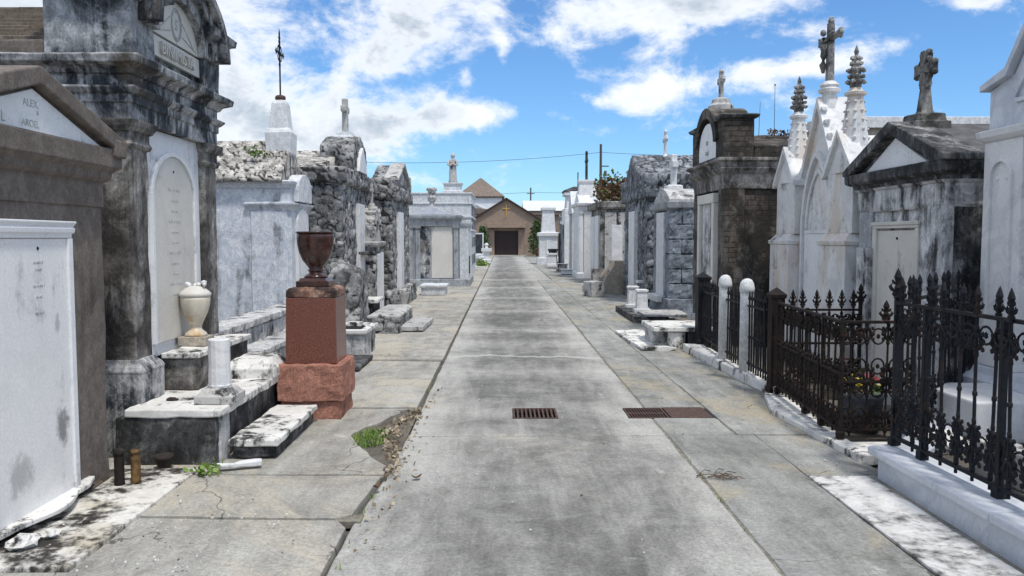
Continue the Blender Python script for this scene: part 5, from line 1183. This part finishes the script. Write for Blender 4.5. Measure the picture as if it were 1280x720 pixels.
for i, (x, y, h, lab) in enumerate(((-1.0, 50.4, .95, 'white urn pedestal right of the black slate tablet'), (-1.35, 46.5, .5, 'low white grave marker before the black slate tablet'), (-1.55, 40.5, .7, 'white grave marker right of the white society tomb'))):
    m = MB(); m.rloft(-.24, .24, -.24, .24, [(0, .05), (h * .25, .05), (h * .28, -.03), (h * .7, -.05), (h * .8, .08), (h, .08)], .2); m.lathe([(.12, h), (.09, h * 1.1), (.15, h * 1.25), (.05, h * 1.35)], n=10); tag(m.build('grave_marker', M['white_paint'], None, .01), lab, 'grave marker', None, (x, y, .03))
w = MB(); leaves(w, [(rnd.gauss(0, .22), rnd.gauss(0, .2), abs(rnd.gauss(.05, .1))) for i in range(160)], .16, rnd, .6); tag(w.build('weed', M['grass']), 'patch of bright green weeds below the far white grave marker', 'weeds', None, (-1.2, 46.0, .03))

# ------------------------------------------------------------------ chapel and buildings at the end
t = thing('chapel', 'small brown brick chapel with gilded cross above its dark double door', 'chapel', (.36, 73.4, 0))
W, ez, az = 3.25, 3.15, 5.15
m = MB(); m.prism([(-W, -.05), (W, -.05), (W, ez), (0, az), (-W, ez)], 0, 9); m.build('wall', M['church'], t, .01)
m = MB()
for q in (-1, 1):
    pp = [(0, az + .01), (0, az + .17), (q * (W + .3), ez - .02), (q * (W + .3), ez - .17)]
    m.prism(pp if q > 0 else pp[::-1], -.28, 9.3)
m.build('roof', M['church_trim'], t, .01)
m = MB(); m.box(-1.08, 1.08, -.03, .02, .0, 2.28); dr = m.build('door', M['church_door'], t, .01)
m = MB(); m.box(-.008, .008, -.036, -.031, .05, 2.25); m.box(-.95, -.1, -.045, -.031, .2, 2.05); m.box(.1, .95, -.045, -.031, .2, 2.05); m.build('door_panels', M['church_door'], dr, .01)
for q in (-1.55, 1.085):
    m = MB(); m.box(q, q + .465, -.22, .0, .0, 2.42); m.build('door_jamb', M['church'], t, .01)
m = MB(); m.box(-1.75, 1.75, -.9, .02, 2.55, 2.75); m.box(-1.75, 1.75, -.3, .0, 2.752, 3.0); m.build('canopy', M['church'], t, .02)
m = MB(); m.box(-.05, .05, -.07, -.01, 3.5, 4.70); m.box(-.36, .36, -.068, -.01, 4.26, 4.35); m.build('cross', M['gold'], t, .01)
m = MB(); m.box(-2.15, -1.92, -.08, .0, 1.25, 1.65); m.build('wall_lamp', M['rust'], t, .02)
m = MB(); m.box(-2, 2, -1.6, 0, -.02, .08); m.build('doorstep', M['pavement'], t, .02)
text('IIII IIIII IIIIII', .15, t, 0, -.012, 3.10, M['tan_stone'], ext=.006)
def conif(name, lab, x, y, h, r, nl, mt):
    b = thing(name, lab, 'bush', (x, y, 0)); m = MB(); pts = []
    for i in range(nl):
        z = rnd.random() ** .8; rr = r * (.25 + .75 * math.sin(math.pi * min(1, .18 + .82 * z))) * (1 + .35 * noise.noise(Vector((z * 5, x, i % 7))))
        a = rnd.uniform(0, 6.3); q = rnd.random() ** .5
        pts.append((rr * q * math.cos(a), rr * q * math.sin(a), .15 + z * h))
    leaves(m, pts, .2, rnd, .8); m.build('foliage', M[mt], b)
    m = MB(); m.tube([(0, 0, 0), (.03, 0, h * .8)], [.06, .02], 6); m.build('stem', M['stem'], b)
conif('conifer_bush', 'tall dark green upright bush right of the chapel door', 3.0, 70.5, 2.9, .75, 1100, 'leaf_dark')
conif('conifer_bush', 'slender green bush between the black slate tablet and the chapel door', -1.75, 70.5, 2.4, .65, 700, 'leaf_dark')
conif('low_bush', 'low brownish bush at the foot of the tall dark green bush', 3.2, 67.5, .6, .55, 260, 'leaf_red')
t = thing('hip_roofed_building', 'white two-storey building with brown hip roof behind the chapel', 'building', (-2.4, 88, 0))
m = MB(); m.box(-2.4, 2.35, 0, 8, 0, 6.05); w = m.build('wall', M['white_wall'], t, .02)
m = MB(); m.rloft(-2.4, 2.35, 0, 8, [(6.05, .25), (6.2, .3), (8.35, -2.3)], 9); m.build('roof', M['hip_roof'], t, .02)
m = MB(); m.box(-2.4, 3.6, -1.6, -.05, 4.1, 4.2); m.prism([(-2.2, 4.2), (3.8, 4.2), (3.8, 4.5), (-2.2, 5.0)], -1.7, -.02); m.build('lean_to_roof', M['hip_roof'], t, .02)
m = MB(); m.box(-2.3, 3.5, -1.5, -.06, 0, 4.1); m.build('lower_wall', M['white_wall'], t, .02)
m = MB(); m.box(-3.4, -2.45, -6, -2, 0, 6.1); m.build('side_wing', M['white_wall'], t, .02)
m = MB(); m.bar(-1.9, 5.9, 1.4, 4.3, .12, -.12, -.02); m.build('stair_rail', M['pale_roof'], t)
t = thing('long_building', 'long low brown building with pale roof right of the chapel', 'building', (8.5, 92, 0))
m = MB(); m.box(-5.8, 9, 0, 8, 0, 4.6); m.build('wall', M['church'], t, .02)
m = MB(); m.box(-6, 9.2, -.3, 8.3, 4.3, 4.75); m.build('fascia', M['hip_roof'], t, .02)
m = MB()
vs = [m.v(x, y, z) for x, y, z in ((-6.1, -.4, 4.76), (9.3, -.4, 4.76), (9.3, 4, 6.1), (-6.1, 4, 6.1), (-6.1, 8.4, 4.76), (9.3, 8.4, 4.76))]
m.f([vs[0], vs[1], vs[2], vs[3]]); m.f([vs[3], vs[2], vs[5], vs[4]]); m.f([vs[0], vs[3], vs[4]]); m.f([vs[1], vs[5], vs[2]]); m.f([vs[0], vs[4], vs[5], vs[1]]); m.build('roof', M['pale_roof'], t)
t = thing('low_white_building', 'distant low white building behind the right hand tombs', 'building', (22, 95, 0))
m = MB(); m.box(-6, 8, 0, 8, 0, 3.6); m.build('wall', M['white_wall'], t, .02)
m = MB(); m.box(-6.2, 8.2, -.2, 8.2, 3.6, 3.9); m.build('roof', M['pale_roof'], t, .02)

t = thing('utility_pole', 'tall wooden utility pole with crossarms beyond the tombs', 'pole', (11.0, 90, 0))
m = MB(); m.tube([(0, 0, 0), (0, 0, 12.1)], [.19, .13], 10); m.build('pole', M['wood_pole'], t)
m = MB(); m.box(0, .9, -.05, .05, 9.6, 9.72); m.box(0, 1.2, -.05, .05, 8.3, 8.42); m.build('crossarm', M['wood_pole'], t)
m = MB(); m.lathe([(.14, 8.5), (.16, 8.55), (.16, 9.1), (.1, 9.15)], .5, -.2, 10); m.build('transformer', M['pot'], t)
t = thing('utility_pole', 'thinner distant utility pole carrying the lower cable', 'pole', (3.7, 105, 0))
m = MB(); m.tube([(0, 0, 0), (0, 0, 8.2)], [.12, .09], 8); m.build('pole', M['wood_pole'], t)
m = MB(); m.box(-.5, .5, -.05, .05, 7.4, 7.5); m.build('crossarm', M['wood_pole'], t)
def cable(lab, a, b, sag, r=.022):
    m = MB(); a, b = Vector(a), Vector(b); n_ = 40
    m.tube([a.lerp(b, i / n_) - Vector((0, 0, sag * 4 * (i / n_) * (1 - i / n_))) for i in range(n_ + 1)], r, 5)
    tag(m.build('power_cable', M['wire']), lab, 'cable', 'overhead cables')
cable('upper power cable sagging to the left of the wooden utility pole', (-34, 92, 11.6), (11.0, 90, 11.2), 1.3)
cable('upper power cable running off right of the wooden utility pole', (11.0, 90, 11.2), (50, 88, 11.8), .8)
cable('lower power cable crossing just above the brown chapel gable', (-34, 106, 7.6), (3.7, 105, 7.6), .5, .02)
cable('lower power cable between the thinner pole and the far right tombs', (3.7, 105, 7.6), (40, 102, 9.4), .7, .02)
for x, y, h, lean, lab in ((11.9, 38, 8.0, .25, 'slanting thin antenna mast behind the brick tomb'), (13.0, 38.5, 8.9, 0, 'upright thin antenna mast with a small tip behind the brick tomb')):
    m = MB(); m.tube([(0, 0, 0), (lean * .6, 0, h * .6), (lean, 0, h)], [.025, .02, .010], 6)
    if not lean: m.blob((lean, 0, h), (.05, .05, .05), 1)
    tag(m.build('antenna', M['wood_pole']), lab, 'antenna', None, (x, y, 0))

# ------------------------------------------------------------------ sky, sun, camera
SUN_EL, SUN_AZ = 66, 150          # degrees; azimuth from +Y (north) clockwise
world = bpy.data.worlds.new('World'); scene.world = world; world.use_nodes = True
nt = world.node_tree; nt.nodes.clear()
class W_(NT):
    def __init__(s, t): s.t = t
w = W_(nt)
tc = w.n('ShaderNodeTexCoord').outputs['Generated']; w.pos = tc
sky = w.n('ShaderNodeTexSky', sky_type='NISHITA'); sky.sun_disc = False; sky.sun_elevation = R(SUN_EL); sky.sun_rotation = R(SUN_AZ)
sky.air_density = 1.0; sky.dust_density = .25; sky.ozone_density = 1.6
sx = w.n('ShaderNodeSeparateXYZ'); w.link(tc, sx.inputs[0])
azm = w.math('ARCTAN2', sx.outputs[0], sx.outputs[1]); elv = w.math('ARCSINE', sx.outputs[2])
# cloud banks: azimuth, elevation, half widths, weight
BANKS = [(-.42, .26, .20, .10, .62), (-.34, .15, .17, .04, .50), (-.12, .27, .075, .045, .62), (-.14, .215, .075, .03, .40), (-.115, .150, .075, .030, .62), (-.035, .150, .05, .018, .60), (-.62, .2, .2, .2, .8), (-.22, .12, .09, .035, .5),
         (.10, .265, .05, .03, .55), (.20, .268, .11, .038, .66), (.32, .287, .11, .024, .66), (.155, .166, .05, .018, .58), (.215, .180, .045, .016, .60), (.31, .195, .09, .018, .56), (.40, .205, .06, .02, .48),
         (.53, .252, .035, .016, .56), (.62, .205, .035, .03, .66), (.60, .292, .08, .016, .62), (.0, .225, .012, .022, .48), (-.045, .195, .012, .014, .42), (.06, .150, .03, .01, .36), (.37, .235, .04, .012, .4), (.47, .215, .04, .012, .36)]
tot = None
for a, e, sa, se, wt in BANKS:
    da = w.math('POWER', w.math('MULTIPLY', w.math('SUBTRACT', azm, a), 1 / sa), 2); de = w.math('POWER', w.math('MULTIPLY', w.math('SUBTRACT', elv, e), 1 / se), 2)
    g_ = w.math('MULTIPLY', w.math('EXPONENT', w.math('MULTIPLY', w.math('ADD', da, de), -1)), wt)
    tot = g_ if tot is None else w.math('ADD', tot, g_)
# scattered cumulus over the rest of the sky
far = w.math('MULTIPLY', w.ramp(w.math('ABSOLUTE', azm), .62, .9), .42)
high = w.math('MULTIPLY', w.ramp(elv, .33, .5), .46)
tot = w.math('ADD', tot, w.math('MAXIMUM', far, high))
sv = w.scale(tc, (1, 1, 1.7))
fb = w.noise(6.5, sv, 12, .66, .35); fb2 = w.noise(17, sv, 8, .62, .2)
fbm = w.math('ADD', w.math('MULTIPLY', w.math('SUBTRACT', fb, .5), 1.9), w.math('MULTIPLY', w.math('SUBTRACT', fb2, .5), 1.15))
dens = w.math('ADD', tot, fbm)
cov = w.ramp(dens, .14, .66, 0, .96)
core = w.ramp(dens, .42, 1.0)
shade = w.math('MULTIPLY', core, w.ramp(w.noise(3.4, w.scale(tc, (1, 1, 1.5), (3.3, 1.7, .4)), 6, .6, .3), .42, .62))
ccol = w.mix(shade, (7.7, 7.95, 8.3), (3.3, 3.95, 4.7))
skyc = w.mix(1.0, sky.outputs[0], (.60, .90, 1.20), 'MULTIPLY')
col = w.mix(cov, skyc, ccol)
bg = w.n('ShaderNodeBackground'); w.link(col, bg.inputs[0]); bg.inputs[1].default_value = .10
out = w.n('ShaderNodeOutputWorld'); w.link(bg.outputs[0], out.inputs[0])

sd = bpy.data.lights.new('sun', 'SUN'); sd.energy = 2.3; sd.angle = R(7); sd.color = (1, .95, .87)
so = bpy.data.objects.new('sun', sd); COL.objects.link(so)
so.rotation_euler = (R(90 - SUN_EL), 0, R(180 - SUN_AZ))
so.location = (0, 0, 20)

cd = bpy.data.cameras.new('camera'); cam = bpy.data.objects.new('camera', cd); COL.objects.link(cam)
cam.location = (0, 0, 1.6); cam.rotation_euler = (R(90 - 3.548), 0, R(-.686))
cd.sensor_width = 36; cd.lens = 28.125; cd.clip_start = .05; cd.clip_end = 1500
scene.camera = cam
vs_ = scene.view_settings; vs_.view_transform = 'Standard'; vs_.look = 'None'; vs_.gamma = 1; vs_.use_curve_mapping = False; vs_.exposure = 0.45
scene.cycles.max_bounces = 6
